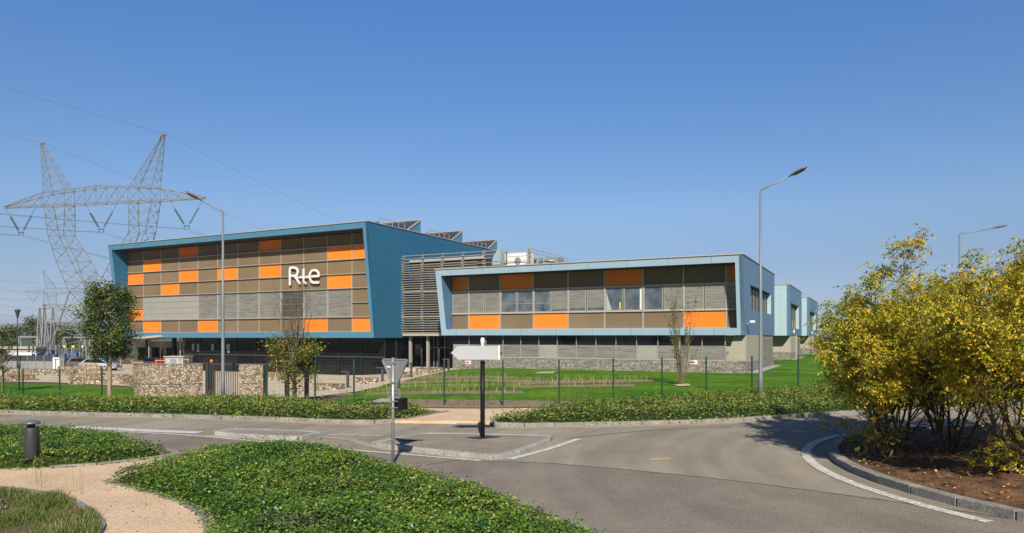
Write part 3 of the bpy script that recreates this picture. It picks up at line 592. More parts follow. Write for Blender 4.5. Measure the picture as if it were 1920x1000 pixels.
def tree_obj(name, T, loc, bark, leafQ, leafm, label, cat='tree', group=None):
    root = empty(name, loc, 0, label, cat, group)
    T.m.build('trunk', bark, root)
    if leafQ is not None and len(leafQ): quads('crown', leafQ, leafm, root)
    return root
def leafy(anchors, n, size, jitter, rs, tilt=1.5, aspect=.6):
    A = np.array([tuple(a[0]) for a in anchors]); P = A[rs.integers(0, len(A), n)]+rs.normal(0, jitter, (n, 3)); return leaf_quads(P, size, tilt, aspect, rs)
isl = [((9.65,17.4),4.5,5,11,'leftmost roundabout tree with low yellow green branches over the kerb'),
       ((10.1,16.2),5.0,6,12,'tallest yellow leaved roundabout tree with thick bare lower stems'),
       ((10.9,14.7),5.0,5,13,'golden roundabout tree second from the right edge near the kerb'),
       ((12.6,17.6),4.8,5,14,'golden roundabout tree standing behind the street lamp line at right'),
       ((12.1,20.0),4.6,5,15,'roundabout tree at the back of the island nearest the far kerb'),
       ((13.6,15.8),5.0,5,16,'yellow roundabout tree cut by the right edge of the picture'),
       ((10.0,19.1),4.3,5,17,'small slender roundabout tree behind the leftmost one'),
       ((8.75,16.5),3.7,5,18,'short spreading young tree leaning over the curved kerb towards the road'),
       ((15.0,18.6),4.9,6,19,'tall golden tree in the middle of the roundabout behind the others'),
       ((10.5,12.5),4.5,5,20,'nearest golden tree whose branches enter at the right edge of the picture'),
       ((9.9,13.9),3.6,5,24,'low spreading yellow tree near the front kerb at the right edge')]
for (x, y), h, ns, sd_, lab in isl:
    T = Tree(sd_); rs = np.random.default_rng(sd_)
    for k in range(ns):
        a = 2*math.pi*(k+T.rnd.random()*.6)/ns; o = .42*T.rnd.uniform(.5, 1.2)
        T.branch((math.cos(a)*.08, math.sin(a)*.08, -.1), (math.cos(a)*o, math.sin(a)*o, 1), h*T.rnd.uniform(.62, .86), .038, 0, 3, up=.13, spread=56, kids=6, start=.12, wob=.11, leaf_from=2, ratio=.5, anch=3)
    # thin out the lower inside
    An = [q for q in T.anchors if q[0].z > (1.1+.9*T.rnd.random() if math.hypot(q[0].x, q[0].y) < 1.3 else .75)]
    n = int(3100*h/5)
    tree_obj('locust_tree', T, (x, y, zmound(x, y)), M['bark_dark'], fronds(An, n, rs, .25, .074, 5, .10), M['l_yelgreen' if sd_ in (11, 15, 17) else 'l_yellow'], lab, 'tree', 'yellow trees planted on the roundabout')
# low shoots at the kerb
for i, (x, y, r) in enumerate(((8.75,16.6,.45),(9.6,14.0,.4),(11.3,13.1,.5),(8.9,18.2,.5))):
    T = Tree(60+i); rs = np.random.default_rng(60+i)
    for k in range(6):
        a = k*1.05+T.rnd.random(); T.branch((0,0,-.05), (math.cos(a)*.8, math.sin(a)*.8, 1), .95*T.rnd.uniform(.6,1.1), .012, 1, 2, up=.05, spread=50, kids=3, leaf_from=1, anch=4)
    tree_obj('shrub', T, (x, y, zmound(x, y)), M['bark_dark'], fronds(T.anchors, 120, rs, .2, .06, 5, .06), M['l_yellow'], ['low yellow green shrub inside the left kerb of the roundabout', 'low yellow shoot clump at the front of the roundabout', 'low shrub near the right edge on the roundabout soil', 'low green shrub at the back left of the roundabout'][i], 'shrub', 'low shrubs on the roundabout')
# green tree by left fence
T = Tree(21); rs = np.random.default_rng(21); T.branch((0,0,-.1), (0,0,1), 5.9, .13, 0, 0, up=.3, wob=.015)
for k in range(34):
    z = 2.1+3.7*(k/34); a = k*2.4; wd = 1.75*math.sin(math.pi*min(1, max(.1, (z-1.3)/5.6)))**.8*(1.0 if z < 4.2 else .75)
    T.branch((0,0,z), (math.cos(a), math.sin(a), .45), wd*T.rnd.uniform(.75, 1.1), .035, 1, 2, up=.12, spread=50, kids=4, leaf_from=1, anch=4)
g = G(205, 750, .1)
tree_obj('lime_tree', T, g, M['bark_pale'], leafy([q for q in T.anchors if q[0].z > 1.85], 19000, .12, .16, rs), M['l_olive'], 'full green round crowned tree on a pale straight trunk at the left lawn')
T = Tree(22); rs = np.random.default_rng(22); T.branch((0,0,-.1), (.02,0,1), 2.0, .13, 0, 0, up=.3, wob=.02)
for k in range(26):
    a = k*2.4; up_ = k % 2; z = (1.0+.5*k/26) if up_ else (.7+1.3*k/26); o = T.rnd.uniform(.06, .34) if up_ else T.rnd.uniform(.7, 1.5)
    T.branch((0,0,z), (math.cos(a)*o, math.sin(a)*o, 1), T.rnd.uniform(3.0, 4.3)*(1-.35*o) if up_ else T.rnd.uniform(1.2, 1.75), .03, 1, 3, up=.10, spread=26 if up_ else 45, kids=5, leaf_from=1, anch=3, ratio=.42, wob=.06)
An = [q for q in T.anchors if q[0].z < 2.6+.7*T.rnd.random()]
g = G(552, 752, .1)
L1 = leafy(An, 6000, .10, .17, rs); Aiv = [(Vector((T.rnd.gauss(0,.2), T.rnd.gauss(0,.2), T.rnd.uniform(.3,1.9))), 0) for i in range(160)]
tree_obj('thin_crowned_tree', T, g, M['bark'], np.concatenate([L1, leafy(Aiv, 420, .11, .08, rs)]), M['l_autumn'], 'half bare autumn tree with upright twigs in front of the lettering facade')
T = Tree(23); rs = np.random.default_rng(23)
for k in range(9):
    a = k*2.4; o = T.rnd.uniform(.03, .15); T.branch((math.cos(a)*.1, math.sin(a)*.1, -.1), (math.cos(a)*o, math.sin(a)*o, 1), T.rnd.uniform(3.2, 5.2), .024, 0, 2, up=.16, spread=24, kids=7, start=.15, leaf_from=1, anch=2, ratio=.28, wob=.045)
g = G(1277, 722, .1)
tree_obj('columnar_tree', T, g, M['bark'], leafy(T.anchors, 1500, .09, .06, rs), M['l_autumn'], 'narrow upright nearly bare tree on the lawn before the pale blue wing')
# staked saplings
def sapling(px, py, h, label, D=None, leaves=60):
    g = G(px, py, .1); T = Tree(int(px)); rs = np.random.default_rng(int(px))
    T.branch((0,0,-.05), (0,0,1), h, .035, 0, 1, up=.3, wob=.02, kids=8, start=.5, spread=35, ratio=.35, leaf_from=1, anch=3)
    r = tree_obj('staked_sapling', T, g, M['bark'], leafy(T.anchors, leaves, .1, .1, rs), M['l_autumn'], label, 'young tree', 'young trees tied to timber stakes')
    for s_ in (-.45, .45): MB().bar((s_, 0, -.1), (s_, 0, 1.75), .09).build('stake', M['stake'], r)
    MB().bar((-.55, -.06, 1.65), (.55, -.06, 1.65), .05, .12).build('crossbar', M['stake'], r)
sapling(112, 703, 2.6, 'staked sapling left of the green tree behind the low stone wall')
sapling(171, 719, 3.0, 'staked sapling beside the timber topped bench left of the green tree', leaves=90)
sapling(258, 712, 2.8, 'staked sapling just left of the tall stone wall')
sapling(301, 706, 4.2, 'staked sapling with reddish twigs behind the tall stone wall', leaves=30)
sapling(345, 703, 3.8, 'bare staked sapling behind the gate beside the glass front', leaves=10)
sapling(527, 708, 2.6, 'staked sapling behind the half bare autumn tree')
# distant trees
for i, (px, D, h, r, lab) in enumerate(((62,150,8,4.5,'round distant tree at the left behind the substation'), (105,140,6.5,4,'brown distant tree behind the substation insulators'), (128,138,5.5,3,'small distant tree under the near pylon'), (20,135,6,3.2,'distant tree at the left edge above the flat roofed hut'), (225,150,6,4,'distant tree behind the green lime tree'), (5,52,5.2,1.1,'young leafy tree cut by the left edge'))):
    T = Tree(90+i); rs = np.random.default_rng(90+i); T.branch((0,0,0), (0,0,1), h*.8, .2 if D > 60 else .06, 0, 0, up=.3, wob=.02)
    for k in range(22):
        a = k*2.4; z = h*(.3+.6*k/22); T.branch((0,0,z), (math.cos(a), math.sin(a), .5), r*T.rnd.uniform(.5,1)*math.sin(math.pi*min(.95, .25+.7*k/22)), .05, 1, 2, kids=3, leaf_from=1, anch=4)
    X = (px-960)/F*D
    tree_obj('distant_tree', T, (X, D, H(X, D)), M['bark'], leafy(T.anchors, 1500, .4 if D > 60 else .13, .4 if D > 60 else .12, rs), M['l_olive'] if i != 1 else M['l_autumn'], lab)

# ---------------------------------------------------------------- buildings
TH = R(26.9)
def slab_grid(m, plane, u0, u1, z0, z1, holes, c0, mi=0, th=.25):
    """wall in local axes with rectangular holes. plane 'x': wall at x=c0, u=y ; 'y': wall at y=c0, u=x"""
    us = sorted({u0, u1, *[h[0] for h in holes], *[h[1] for h in holes]}); zs = sorted({z0, z1, *[h[2] for h in holes], *[h[3] for h in holes]})
    for i in range(len(us)-1):
        for j in range(len(zs)-1):
            uc = (us[i]+us[i+1])/2; z_ = (zs[j]+zs[j+1])/2
            if any(h[0] < uc < h[1] and h[2] < z_ < h[3] for h in holes): continue
            if plane == 'x': m.box(c0-th, c0, us[i], us[i+1], zs[j], zs[j+1], mi)
            else: m.box(us[i], us[i+1], c0, c0+th, zs[j], zs[j+1], mi)
def frame_mesh(W, lean, zs, zt, f, ft, fb, wall, name, m, root, sidem):
    """box frame whose front leans out at the top"""
    yz = lambda z: -lean*(z-zs)/(zt-zs)
    O = [(-W, zs), (0, zs), (0, zt), (-W, zt)]; I = [(-W+f, zs+fb), (-f, zs+fb), (-f, zt-ft), (-W+f, zt-ft)]
    q = MB(); o3 = [(x, yz(z), z) for x, z in O]; i3 = [(x, yz(z), z) for x, z in I]; b3 = [(x, wall, z) for x, z in I]; ob = [(x, wall+.1, z) for x, z in O]
    for k in range(4):
        j = (k+1) % 4; q.face([o3[k], o3[j], i3[j], i3[k]]); q.face([i3[k], i3[j], b3[j], b3[k]], 1 if k == 2 else (2 if k in (1, 3) else 0))
    q.face([o3[0], ob[0], ob[1], o3[1]], 1); q.face([o3[3], o3[2], ob[2], ob[3]])
    q.face([o3[0], o3[3], ob[3], ob[0]], 2); q.face([b3[0], b3[1], b3[2], b3[3]], 1)
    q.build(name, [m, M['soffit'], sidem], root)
    c = MB(); c.bar((-W-.02, yz(zt)-.03, zt+.03), (.03, yz(zt)-.03, zt+.03), .10, .07); c.build('roof_edge_trim', M['cap'], root)
def panel(root, x0, x1, z0, z1, y, m, name='facade_panel'):
    return MB().box(x0+.035, x1-.035, y-.05, y, z0+.03, z1-.03).build(name, m, root)
def window(root, x0, x1, z0, z1, y, blind=1.0, bm='blind', glass='glass_room', fr='rail'):
    f = MB(); t = .06
    f.box(x0, x1, y-.07, y, z0, z0+t); f.box(x0, x1, y-.07, y, z1-t, z1); f.box(x0, x0+t, y-.07, y, z0+t, z1-t); f.box(x1-t, x1, y-.07, y, z0+t, z1-t)
    wi = f.build('window', M[fr], root)
    MB().box(x0+t, x1-t, y-.02, y-.001, z0+t, z1-t).build('pane', M[glass], wi)
    if blind > 0:
        b = MB(); zb = z1-t-(z1-z0-2*t)*blind; n = int((z1-t-zb)/.17)
        b.box(x0+t+.01, x1-t-.01, y-.05, y-.03, zb, z1-t-.005); b.build('blind', M[bm], wi)
    return wi
# ----- left building
LB = empty('office_building', (-13.63, 70.6, 0), -TH, 'tall dark blue framed office building with orange panels and white lettering', 'building')
W = 40.4; zs, zt = 2.85, 14.35; WL = .9
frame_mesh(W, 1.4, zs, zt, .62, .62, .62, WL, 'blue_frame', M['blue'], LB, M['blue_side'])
x0L = -40.06; dx = 3.305; xs = [x0L+dx*k for k in range(12)]+[-.64]
rows_z = [3.47, 5.0, 6.5, 8.0, 9.5, 11.0, 12.45, 13.7]
orange = {(3,6),(7,6),(1,5),(10,5),(11,5),(0,4),(3,4),(5,4),(7,4),(2,3),(10,3),(1,0),(4,0),(9,0),(11,0),(0,1)}
xs[0] = -W+.63
for c in range(12):
    a, b = xs[c], xs[c+1]
    for r in range(7):
        if 1 <= c <= 10 and r in (1, 2): continue
        if c == 0 and r == 1: pass
        panel(LB, a, b, rows_z[r], rows_z[r+1], WL-.03, M['orange'] if (c, r) in orange else M['brown'])
    if 1 <= c <= 10:
        window(LB, a+.06, b-.06, 5.06, 7.94, WL-.02, 0 if c == 8 else 1, 'blind_pale' if c in (1,2,3) else 'blind', 'glass_dull' if c == 8 else 'glass')
for c in range(1, 12):
    MB().box(xs[c]-.045, xs[c]+.045, WL-.13, WL-.075, 3.47, 13.7).build('mullion', M['rail'], LB)
for r in range(1, 7):
    if r == 2:
        MB().box(x0L, xs[1], WL-.25, WL-.08, 6.46, 6.52).build('facade_rail', M['rail'], LB); MB().box(xs[11], -.64, WL-.25, WL-.08, 6.46, 6.52).build('facade_rail', M['rail'], LB); continue
    MB().box(-W+.63, -.64, WL-.27, WL-.08, rows_z[r]-.035, rows_z[r]+.035).build('facade_rail', M['rail'], LB)
MB().box(-W+.63, -.64, WL-.3, WL-.06, 3.42, 3.52).build('facade_rail', M['cap'], LB)
# thin secondary lines on the blinds
for zz in (5.8, 6.5, 7.2):
    MB().box(xs[1]+.1, xs[11]-.1, WL-.105, WL-.09, zz-.012, zz+.012).build('blind_guide', M['rail'], LB)
# side wall, back, roof
sw = MB(); dL = 40
sw.hexa([(-.25,0,zs),(0,0,zs),(0,dL,zs),(-.25,dL,zs),(-.25,-1.4,zt),(0,-1.4,zt),(0,dL,zt),(-.25,dL,zt)])
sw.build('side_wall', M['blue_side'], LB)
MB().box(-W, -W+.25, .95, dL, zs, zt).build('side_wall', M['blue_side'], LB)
MB().box(-W+.26, -.26, dL-.25, dL-.01, zs, zt).build('back_wall', M['blue_side'], LB)
MB().box(-W+.26, -.26, 1.05, dL-.3, zt-.45, zt-.25).build('roof', M['concrete'], LB)
MB().bar((.02,-1.4,zt+.03), (.02,dL,zt+.03), .12, .07).build('roof_edge_trim', M['cap'], LB)
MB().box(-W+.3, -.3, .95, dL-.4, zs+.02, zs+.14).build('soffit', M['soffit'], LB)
for i, s0 in enumerate((5.4, 14.4, 23.4)):
    sh = MB(); a, b, h = s0, s0+2.9, 1.55; x1_, x0_ = -.3, -19.0
    sh.face([(x0_,a,zt-.1),(x1_,a,zt-.1),(x1_,b,zt+h),(x0_,b,zt+h)], 1)
    sh.face([(x1_,a,zt-.1),(x1_,b,zt-.1),(x1_,b,zt+h)], 0); sh.face([(x0_,a,zt-.1),(x0_,b,zt+h),(x0_,b,zt-.1)], 0); sh.face([(x1_,b,zt-.1),(x0_,b,zt-.1),(x0_,b,zt+h),(x1_,b,zt+h)], 0)
    ro = sh.build('shed_roof', [M['blue'], M['solar']], LB)
    MB().bar((x1_+.03,a,zt-.07),(x1_+.03,b,zt+h+.03), .10, .14).build('verge_trim', M['cap'], ro)
    MB().bar((x0_,b,zt+h+.04),(x1_,b,zt+h+.04), .10, .08).build('ridge_trim', M['cap'], ro)
    gr = MB(); y_ = s0-1.0
    for k in range(5): gr.bar((-.5, y_-3.2+k*1.1, zt-.1), (-.5, y_-3.2+k*1.1, zt+.75), .05)
    gr.bar((-.5, y_-3.4, zt+.75), (-.5, y_+1.4, zt+.75), .035); gr.build('roof_guardrail', M['rail'], LB)
    MB().box(-1.5, -.6, y_-3.4, y_-3.0, zt-.2, zt+.35).build('roof_hatch', M['utility_blue'] if i == 3 else M['anthracite'], LB)
# ground floor glass front
gf = MB(); gx0 = -30.8; zb_ = -1.6; GY = 1.8
MB().box(gx0, -.3, GY+.12, GY+.18, zb_, zs).build('glass_front', M['glass'], LB)
MB().box(-.42, -.3, GY+.2, 36, zb_, zs).build('glass_side', M['glass'], LB)
for k in range(11):
    x = gx0+k*3.05; MB().box(x-.04, x+.04, GY, GY+.12, zb_, zs).build('glazing_post', M['dark'], LB)
tr = MB()
for k in range(18): tr.box(gx0, -.3, GY-.07, GY-.05, zb_+.55+k*.225, zb_+.565+k*.225)
tr.build('horizontal_wires', mat('wire grey', (.07,.075,.075), .5), LB)
MB().box(gx0, -.3, GY+.02, GY+.11, .78, .90).build('transom', M['anthracite'], LB)
MB().box(gx0, -.3, GY-.03, GY+.11, zb_, zb_+.5).build('base_plate', M['anthracite'], LB)
for (a, wd, z0, z1) in ((-29.3,.4,1.3,2.1),(-28.4,.35,1.2,2.1),(-25.9,.35,1.3,2.1),(-23.4,.55,1.5,2.1),(-23.2,.3,1.1,1.5),(-16.1,.95,1.45,2.15),(-13.7,.25,1.2,1.8)):
    MB().box(a, a+wd, GY+.105, GY+.118, z0, z1).build('lit_opening', mat('pale far window', (.42,.55,.52), .5), LB)
for x in (-W+2, -W+7, -W+12):
    MB().box(x-.2, x+.2, 2.4, 2.8, zb_, zs).build('column', M['dark'], LB)
MB().box(-W+.4, gx0, 16, 16.3, zb_, zs).build('undercroft_back_wall', M['dark'], LB)
# lettering (strokes in metres on the facade plane)
def lx(px): r = (px-960)/F; return (r*(70.6+.8)-(-13.63+.4))/(.892+.452*r)
def zat(px, py):
    x = lx(px); Y = 70.6+.8-.452*x; return EYE+(HZ-py)*Y/F
def stroke(m, pts, wd):
    P = [(lx(530+a/18.18), zat(530+a/18.18, 490+b/18.18)) for a, b in pts]
    for i in range(len(P)-1):
        (x0_, z0_), (x1_, z1_) = P[i], P[i+1]; d = math.hypot(x1_-x0_, z1_-z0_)
        if d < 1e-6: continue
        nx, nz_ = -(z1_-z0_)/d*wd/2, (x1_-x0_)/d*wd/2; y0_, y1_ = WL-.42, WL-.30
        m.hexa([(x0_-nx,y0_,z0_-nz_),(x1_-nx,y0_,z1_-nz_),(x1_-nx,y1_,z1_-nz_),(x0_-nx,y1_,z0_-nz_),(x0_+nx,y0_,z0_+nz_),(x1_+nx,y0_,z1_+nz_),(x1_+nx,y1_,z1_+nz_),(x0_+nx,y1_,z0_+nz_)])
    for i, (x, z) in enumerate(P):
        y0_ = WL-.421-.0012*(i % 5); m.tube([(x, y0_, z), (x, WL-.301, z)], wd/2, 12, smooth=False)
lw = .245
t_ = MB(); stroke(t_, [(328,800),(328,560),(328,260),(345,235),(470,228),(540,245),(590,310),(598,390),(575,470),(520,505),(335,505)], lw); stroke(t_, [(500,540),(560,600),(600,680),(655,775)], lw); t_.build('letter_r', M['white'], LB)
t_ = MB(); stroke(t_, [(795,300),(795,560),(795,690),(815,740),(870,758)], lw); stroke(t_, [(560,562),(960,555)], .19); t_.build('letter_t', M['white'], LB)
t_ = MB(); stroke(t_, [(1300,505),(1308,440),(1275,370),(1225,325),(1155,310),(1085,330),(1035,390),(1008,460),(1003,560),(1020,640),(1060,705),(1130,738),(1300,735)], lw); stroke(t_, [(960,532),(1310,515)], .24); t_.build('letter_e', M['white'], LB)

# ----- right building and its two rear wings
def wing_side(root, y0, y1, lean, win, top, mname, sidem):
    q = MB(); h0 = win[0]
    q.hexa([(-.3,y0,3.1),(0,y0,3.1),(0,h0[0],3.1),(-.3,h0[0],3.1),(-.3,y0-lean,top),(0,y0-lean,top),(0,h0[0],top),(-.3,h0[0],top)])
    slab_grid(q, 'x', h0[0], y1, 3.1, top, win, 0, 0, .3)
    q.build('side_wall', sidem, root)
RB = empty('office_wing', (17.94, 54.2, 0), -TH, 'low pale blue framed office wing with orange panels nearest the roundabout', 'building')
W = 27.6; zs, zt = 3.1, 9.22; WR = 1.0
frame_mesh(W, 1.1, zs, zt, .58, .58, .55, WR, 'pale_blue_frame', M['pale_blue'], RB, M['pale_side'])
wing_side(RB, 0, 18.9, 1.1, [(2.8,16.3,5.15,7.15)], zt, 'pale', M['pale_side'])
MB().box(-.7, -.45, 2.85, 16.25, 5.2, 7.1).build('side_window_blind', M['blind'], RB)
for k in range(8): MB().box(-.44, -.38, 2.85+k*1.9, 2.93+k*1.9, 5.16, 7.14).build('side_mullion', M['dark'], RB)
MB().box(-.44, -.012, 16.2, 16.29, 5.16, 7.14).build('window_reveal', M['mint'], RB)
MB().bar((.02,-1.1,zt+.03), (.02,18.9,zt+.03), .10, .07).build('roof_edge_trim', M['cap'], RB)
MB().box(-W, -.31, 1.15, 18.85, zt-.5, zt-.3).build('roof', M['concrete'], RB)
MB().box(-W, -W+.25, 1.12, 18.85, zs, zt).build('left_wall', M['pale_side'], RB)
MB().box(-W+.26, -.31, 18.6, 18.84, zs, zt-.52).build('back_wall', M['pale_side'], RB)
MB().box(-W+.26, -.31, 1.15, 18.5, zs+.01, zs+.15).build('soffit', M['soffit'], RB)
bx_ = [-W+.6]+[-25.15+3.37*k for k in range(8)]+[-.6]
up_o = {0, 2, 5, 8}; lo_o = {1, 3, 7}
for c in range(9):
    a, b = bx_[c], bx_[c+1]
    panel(RB, a, b, 3.68, 5.06, WR-.03, M['orange'] if c in lo_o else M['brown']); panel(RB, a, b, 7.3, 8.66, WR-.03, M['orange'] if c in up_o else M['brown'])
spec = {0:[(1,'glass')], 1:[(1,'glass'),(1,'glass')], 2:[(.55,'glass_room'),(.6,'glass_room')], 3:[(.6,'glass_room'),(.93,'glass_room')], 4:[(.88,'glass_room'),(.88,'glass_room')], 5:[(0,'glass_room'),(0,'glass_room')], 6:[(0,'glass_room'),(1,'glass')], 7:[(1,'glass'),(1,'glass')], 8:[(1,'glass')]}
dark_bl = {2, 3}
for c in range(9):
    a, b = bx_[c], bx_[c+1]; n = len(spec[c])
    for k, (bl, gl) in enumerate(spec[c]):
        u0 = a+(b-a)*k/n+.04; u1 = a+(b-a)*(k+1)/n-.04
        d = (c, k) in ((2,0),(2,1),(3,0))
        window(RB, u0, u1, 5.18, 7.18, WR-.02, bl, 'blind', gl) if not d else window(RB, u0, u1, 5.18, 7.18, WR-.02, 0, 'blind', gl)
        if d: MB().box(u0+.05, u1-.05, WR-.065, WR-.05, 5.95, 5.99).build('window_bar', M['rail'], RB)
for c in range(1, 9): MB().box(bx_[c]-.06, bx_[c]+.06, WR-.15, WR-.085, 3.68, 8.66).build('mullion', M['rail'], RB)
for z in (5.12, 7.24): MB().box(-W+.6, -.6, WR-.22, WR-.08, z-.05, z+.05).build('facade_rail', M['cap'], RB)
MB().box(-W+.6, -.6, WR-.2, WR-.06, 3.63, 3.7).build('facade_rail', M['cap'], RB)
# things just inside the clear windows
MB().box(bx_[5]+1.28, bx_[5]+1.42, WR-.045, WR-.03, 5.4, 5.9).build('green_poster', mat('lime paper', (.45,.65,.05), .6), RB)
MB().box(bx_[5]+1.2, bx_[5]+1.45, WR-.045, WR-.03, 5.26, 5.38).build('pink_paper', mat('pink paper', (.6,.12,.25), .6), RB)
MB().box(bx_[6]-.3, bx_[6]-.14, WR-.045, WR-.03, 5.26, 7.1).build('white_curtain', M['white'], RB)
q = MB(); q.hexa([(bx_[5]+.12,WR-.045,5.26),(bx_[5]+.6,WR-.045,5.26),(bx_[5]+.6,WR-.03,5.26),(bx_[5]+.12,WR-.03,5.26),(bx_[5]+.12,WR-.045,6.7),(bx_[5]+.16,WR-.045,6.7),(bx_[5]+.16,WR-.03,6.7),(bx_[5]+.12,WR-.03,6.7)]); q.build('curtain', mat('pale curtain', (.35,.42,.44), .7), RB)
# ground floor
def ground_floor(root, x0, x1, y0, y1, front=True, col_x=.0):
    z0 = -1.0
    MB().box(x0, x1, y0, y0+.3, z0, 1.1).build('stone_plinth', M['slate'], root)
    MB().box(x1-.3, x1, y0+.3, y1, z0, .95).build('stone_plinth', M['slate'], root)
    if front:
        n = int((x1-1.6-x0)/1.685)
        for k in range(n):
            a = x0+(x1-1.6-x0)*k/n; b = x0+(x1-1.6-x0)*(k+1)/n
            wi = MB(); wi.box(a, b, y0+.10, y0+.28, 1.1, 3.12); wi = wi.build('ground_window', M['glass'], root)
            MB().box(a+.04, b-.04, y0+.04, y0+.09, 1.14, 2.25).build('blind', M['blind'] if (k*7) % 5 else M['blind_pale'], wi)
            MB().box(b-.03, b+.03, y0+.0, y0+.04, 1.1, 3.1).build('window_post', M['rail'], wi)
        MB().box(x0, x1-1.6, y0-.03, y0+.02, 1.06, 1.13).build('sill', M['cap'], root)
        MB().hexa([(x1-1.55,y0+.04,1.1),(x1,y0,1.1),(x1,y0+.3,1.1),(x1-1.55,y0+.3,1.1),(x1-.9,y0+.04,3.12),(x1,y0,3.12),(x1,y0+.3,3.12),(x1-.9,y0+.3,3.12)]).build('corner_panel', M['beige'], root)
    else: MB().box(x0, x1, y0, y0+.28, 1.1, 3.12).build('front_wall', M['beige'], root)
    mid = y0+(y1-y0)*.55
    MB().box(x1-.28, x1-.02, y0+.3, mid, .96, 3.1).build('side_panel', M['beige'], root)
    MB().box(x1-.26, x1-.1, mid+.02, y1, .96, 3.1).build('side_slate_panel', M['slate'], root)
ground_floor(RB, -W+.9, .02, .55, 18.2)
for (x, z) in ((-25.3, .38), (-4.35, .75)):
    s_ = MB().box(x, x+.62, .50, .535, z, z+.34).build('notice_plate', M['white'], RB); MB().box(x+.05, x+.4, .492, .498, z+.1, z+.24).build('red_print', M['red_sign'], s_)
cm = MB(); cm.bar((.02,1.0,4.02),(.35,.9,4.02), .06); cm = cm.build('security_camera', M['white'], RB); MB().box(.28,.62,.55,1.0,4.05,4.25).build('camera_housing', M['white'], cm)
tag(sheet('footing_strip', [(17.98,54.6),(19.0,54.4),(26.9,70.0),(26.0,70.4)], zh(.15), M['concrete'], 2), kind='structure')
for i, (y0, y1, lab) in enumerate(((34.1,51.0,'second pale mint wing behind the first, in the middle of three'), (65.0,86.0,'farthest pale mint wing of the row of three'))):
    cx = 17.94+.452*y0; cy = 54.2+.892*y0
    Wg = empty('office_wing', (cx, cy, 0), -TH, lab, 'building'); d = y1-y0
    q = MB(); q.box(-22, -.31, 0, .3, 3.1, 9.22); q.build('front_wall', M['mint'], Wg)
    wing_side(Wg, 0, d, 0, [(1.7, d*.77, 4.0, 7.1)], 9.22, 'pale', M['pale_side'])
    MB().box(-.7, -.45, 1.75, d*.75, 4.05, 5.15).build('side_window_panel', M['beige'], Wg)
    MB().box(-.7, -.46, 1.75, d*.75, 5.2, 7.05).build('side_window_glass', M['glass'], Wg)
    MB().box(-.445, -.43, 3.4, d*.5, 5.25, 7.0).build('side_window_blind', M['blind'], Wg)
    MB().box(-.44, -.012, d*.77-.1, d*.77-.01, 4.01, 7.09).build('window_reveal', M['mint'], Wg)
    for k in range(5): MB().box(-.44, -.38, 1.75+k*2.6, 1.85+k*2.6, 4.02, 7.08).build('side_mullion', M['dark'], Wg)
    MB().box(-22, -.31, .31, d, 8.7, 8.9).build('roof', M['concrete'], Wg)
    MB().box(-22, -21.7, .31, d, 3.1, 9.2).build('left_wall', M['mint'], Wg); MB().box(-21.7, -.31, d-.3, d, 3.1, 8.7).build('back_wall', M['mint'], Wg)
    MB().box(-21.7, -.31, .31, d-.3, 3.11, 3.2).build('soffit', M['soffit'], Wg)
    MB().bar((.02,0,9.25),(.02,d,9.25), .1, .06).build('roof_edge_trim', M['cap'], Wg); MB().bar((-22,-.02,9.25),(.05,-.02,9.25), .1, .06).build('roof_edge_trim', M['cap'], Wg)
    ground_floor(Wg, -20, -.02, 1.6, d-.6, False)
    lp = MB(); lp.tube([(0,d*.3,3.55),(.14,d*.3,3.55)], .3, 16); lp.build('wall_lamp', M['white'], Wg)
    MB().box(-.3, .1, 8.4, 9.0, -.5, 3.1).build('pillar', M['beige'], Wg)
    e = MB(); 
    cs = [(cx+.03, cy+1.5), (cx+1.3, cy+1.2), (cx+1.3+.452*d*.8, cy+1.2+.892*d*.8), (cx+.452*d*.8, cy+.892*d*.8)]
    tag(sheet('footing_strip', cs, zh(.15), M['concrete'], 2), kind='structure')

# ----- entrance link with louvre screen
EB = empty('entrance_building', (-11.6, 74.6, 0), -TH, 'entrance block behind horizontal pale louvres between the two framed buildings', 'building')
MB().box(.25, 9.1, 1.3, 14, 3.3, 11.1).build('upper_wall', mat('entrance wall', (.05,.045,.04), .7, var=.1), EB)
for r in range(4):
    for c in range(3): MB().box(.7+c*1.9, 2.1+c*1.9, 1.18, 1.29, 3.9+r*1.65, 4.9+r*1.65).build('window', M['glass_room'], EB)
MB().box(.1, 9.2, 1.1, 1.28, 10.9, 11.15).build('parapet', M['cap'], EB)
MB().box(.1, 9.2, -.15, 12, 3.06, 3.3).build('canopy', M['cap'], EB)
lv = MB(); n = 30
for k in range(n):
    z = 3.35+k*(10.7-3.35)/n; lv.hexa([(-.1,-.12,z),(9.2,-.12,z),(9.2,.02,z+.02),(-.1,.02,z+.02),(-.1,-.12,z+.05),(9.2,-.12,z+.05),(9.2,.02,z+.07),(-.1,.02,z+.07)])
lv.build('louvre_slats', M['louvre'], EB)
for z in (5.0, 7.6): MB().box(-.1, 9.2, -.2, -.13, z, z+.1).build('louvre_rail', M['louvre'], EB)
rl = MB()
for z in (10.75, 11.1, 11.45): rl.box(-.1, 15, -.08, -.02, z, z+.05)
for z in (9.4, 9.85, 10.3): rl.box(9.2, 15, -.08, -.02, z, z+.05)
rl.build('screen_rail', M['louvre'], EB)
for k in range(7):
    x = .1+k*2.45; ps = MB(); z0 = 3.2 if x < 8 else 9
    ps.box(x-.05, x+.05, .08, .18, z0, 11.55)
    for j in range(int((11.5-z0)/.27)): ps.box(x-.10, x+.10, -.2, .08, z0+.1+j*.27, z0+.19+j*.27)
    ps.build('louvre_post', M['louvre'], EB)
sd2 = MB()
for z in (9.6, 10.1, 10.6, 11.1, 11.45): sd2.box(14.97, 15.02, 0, 9.6, z, z+.05)
for k in range(7): sd2.box(14.93, 15.05, k*1.55, k*1.55+.1, 8.8, 11.5)
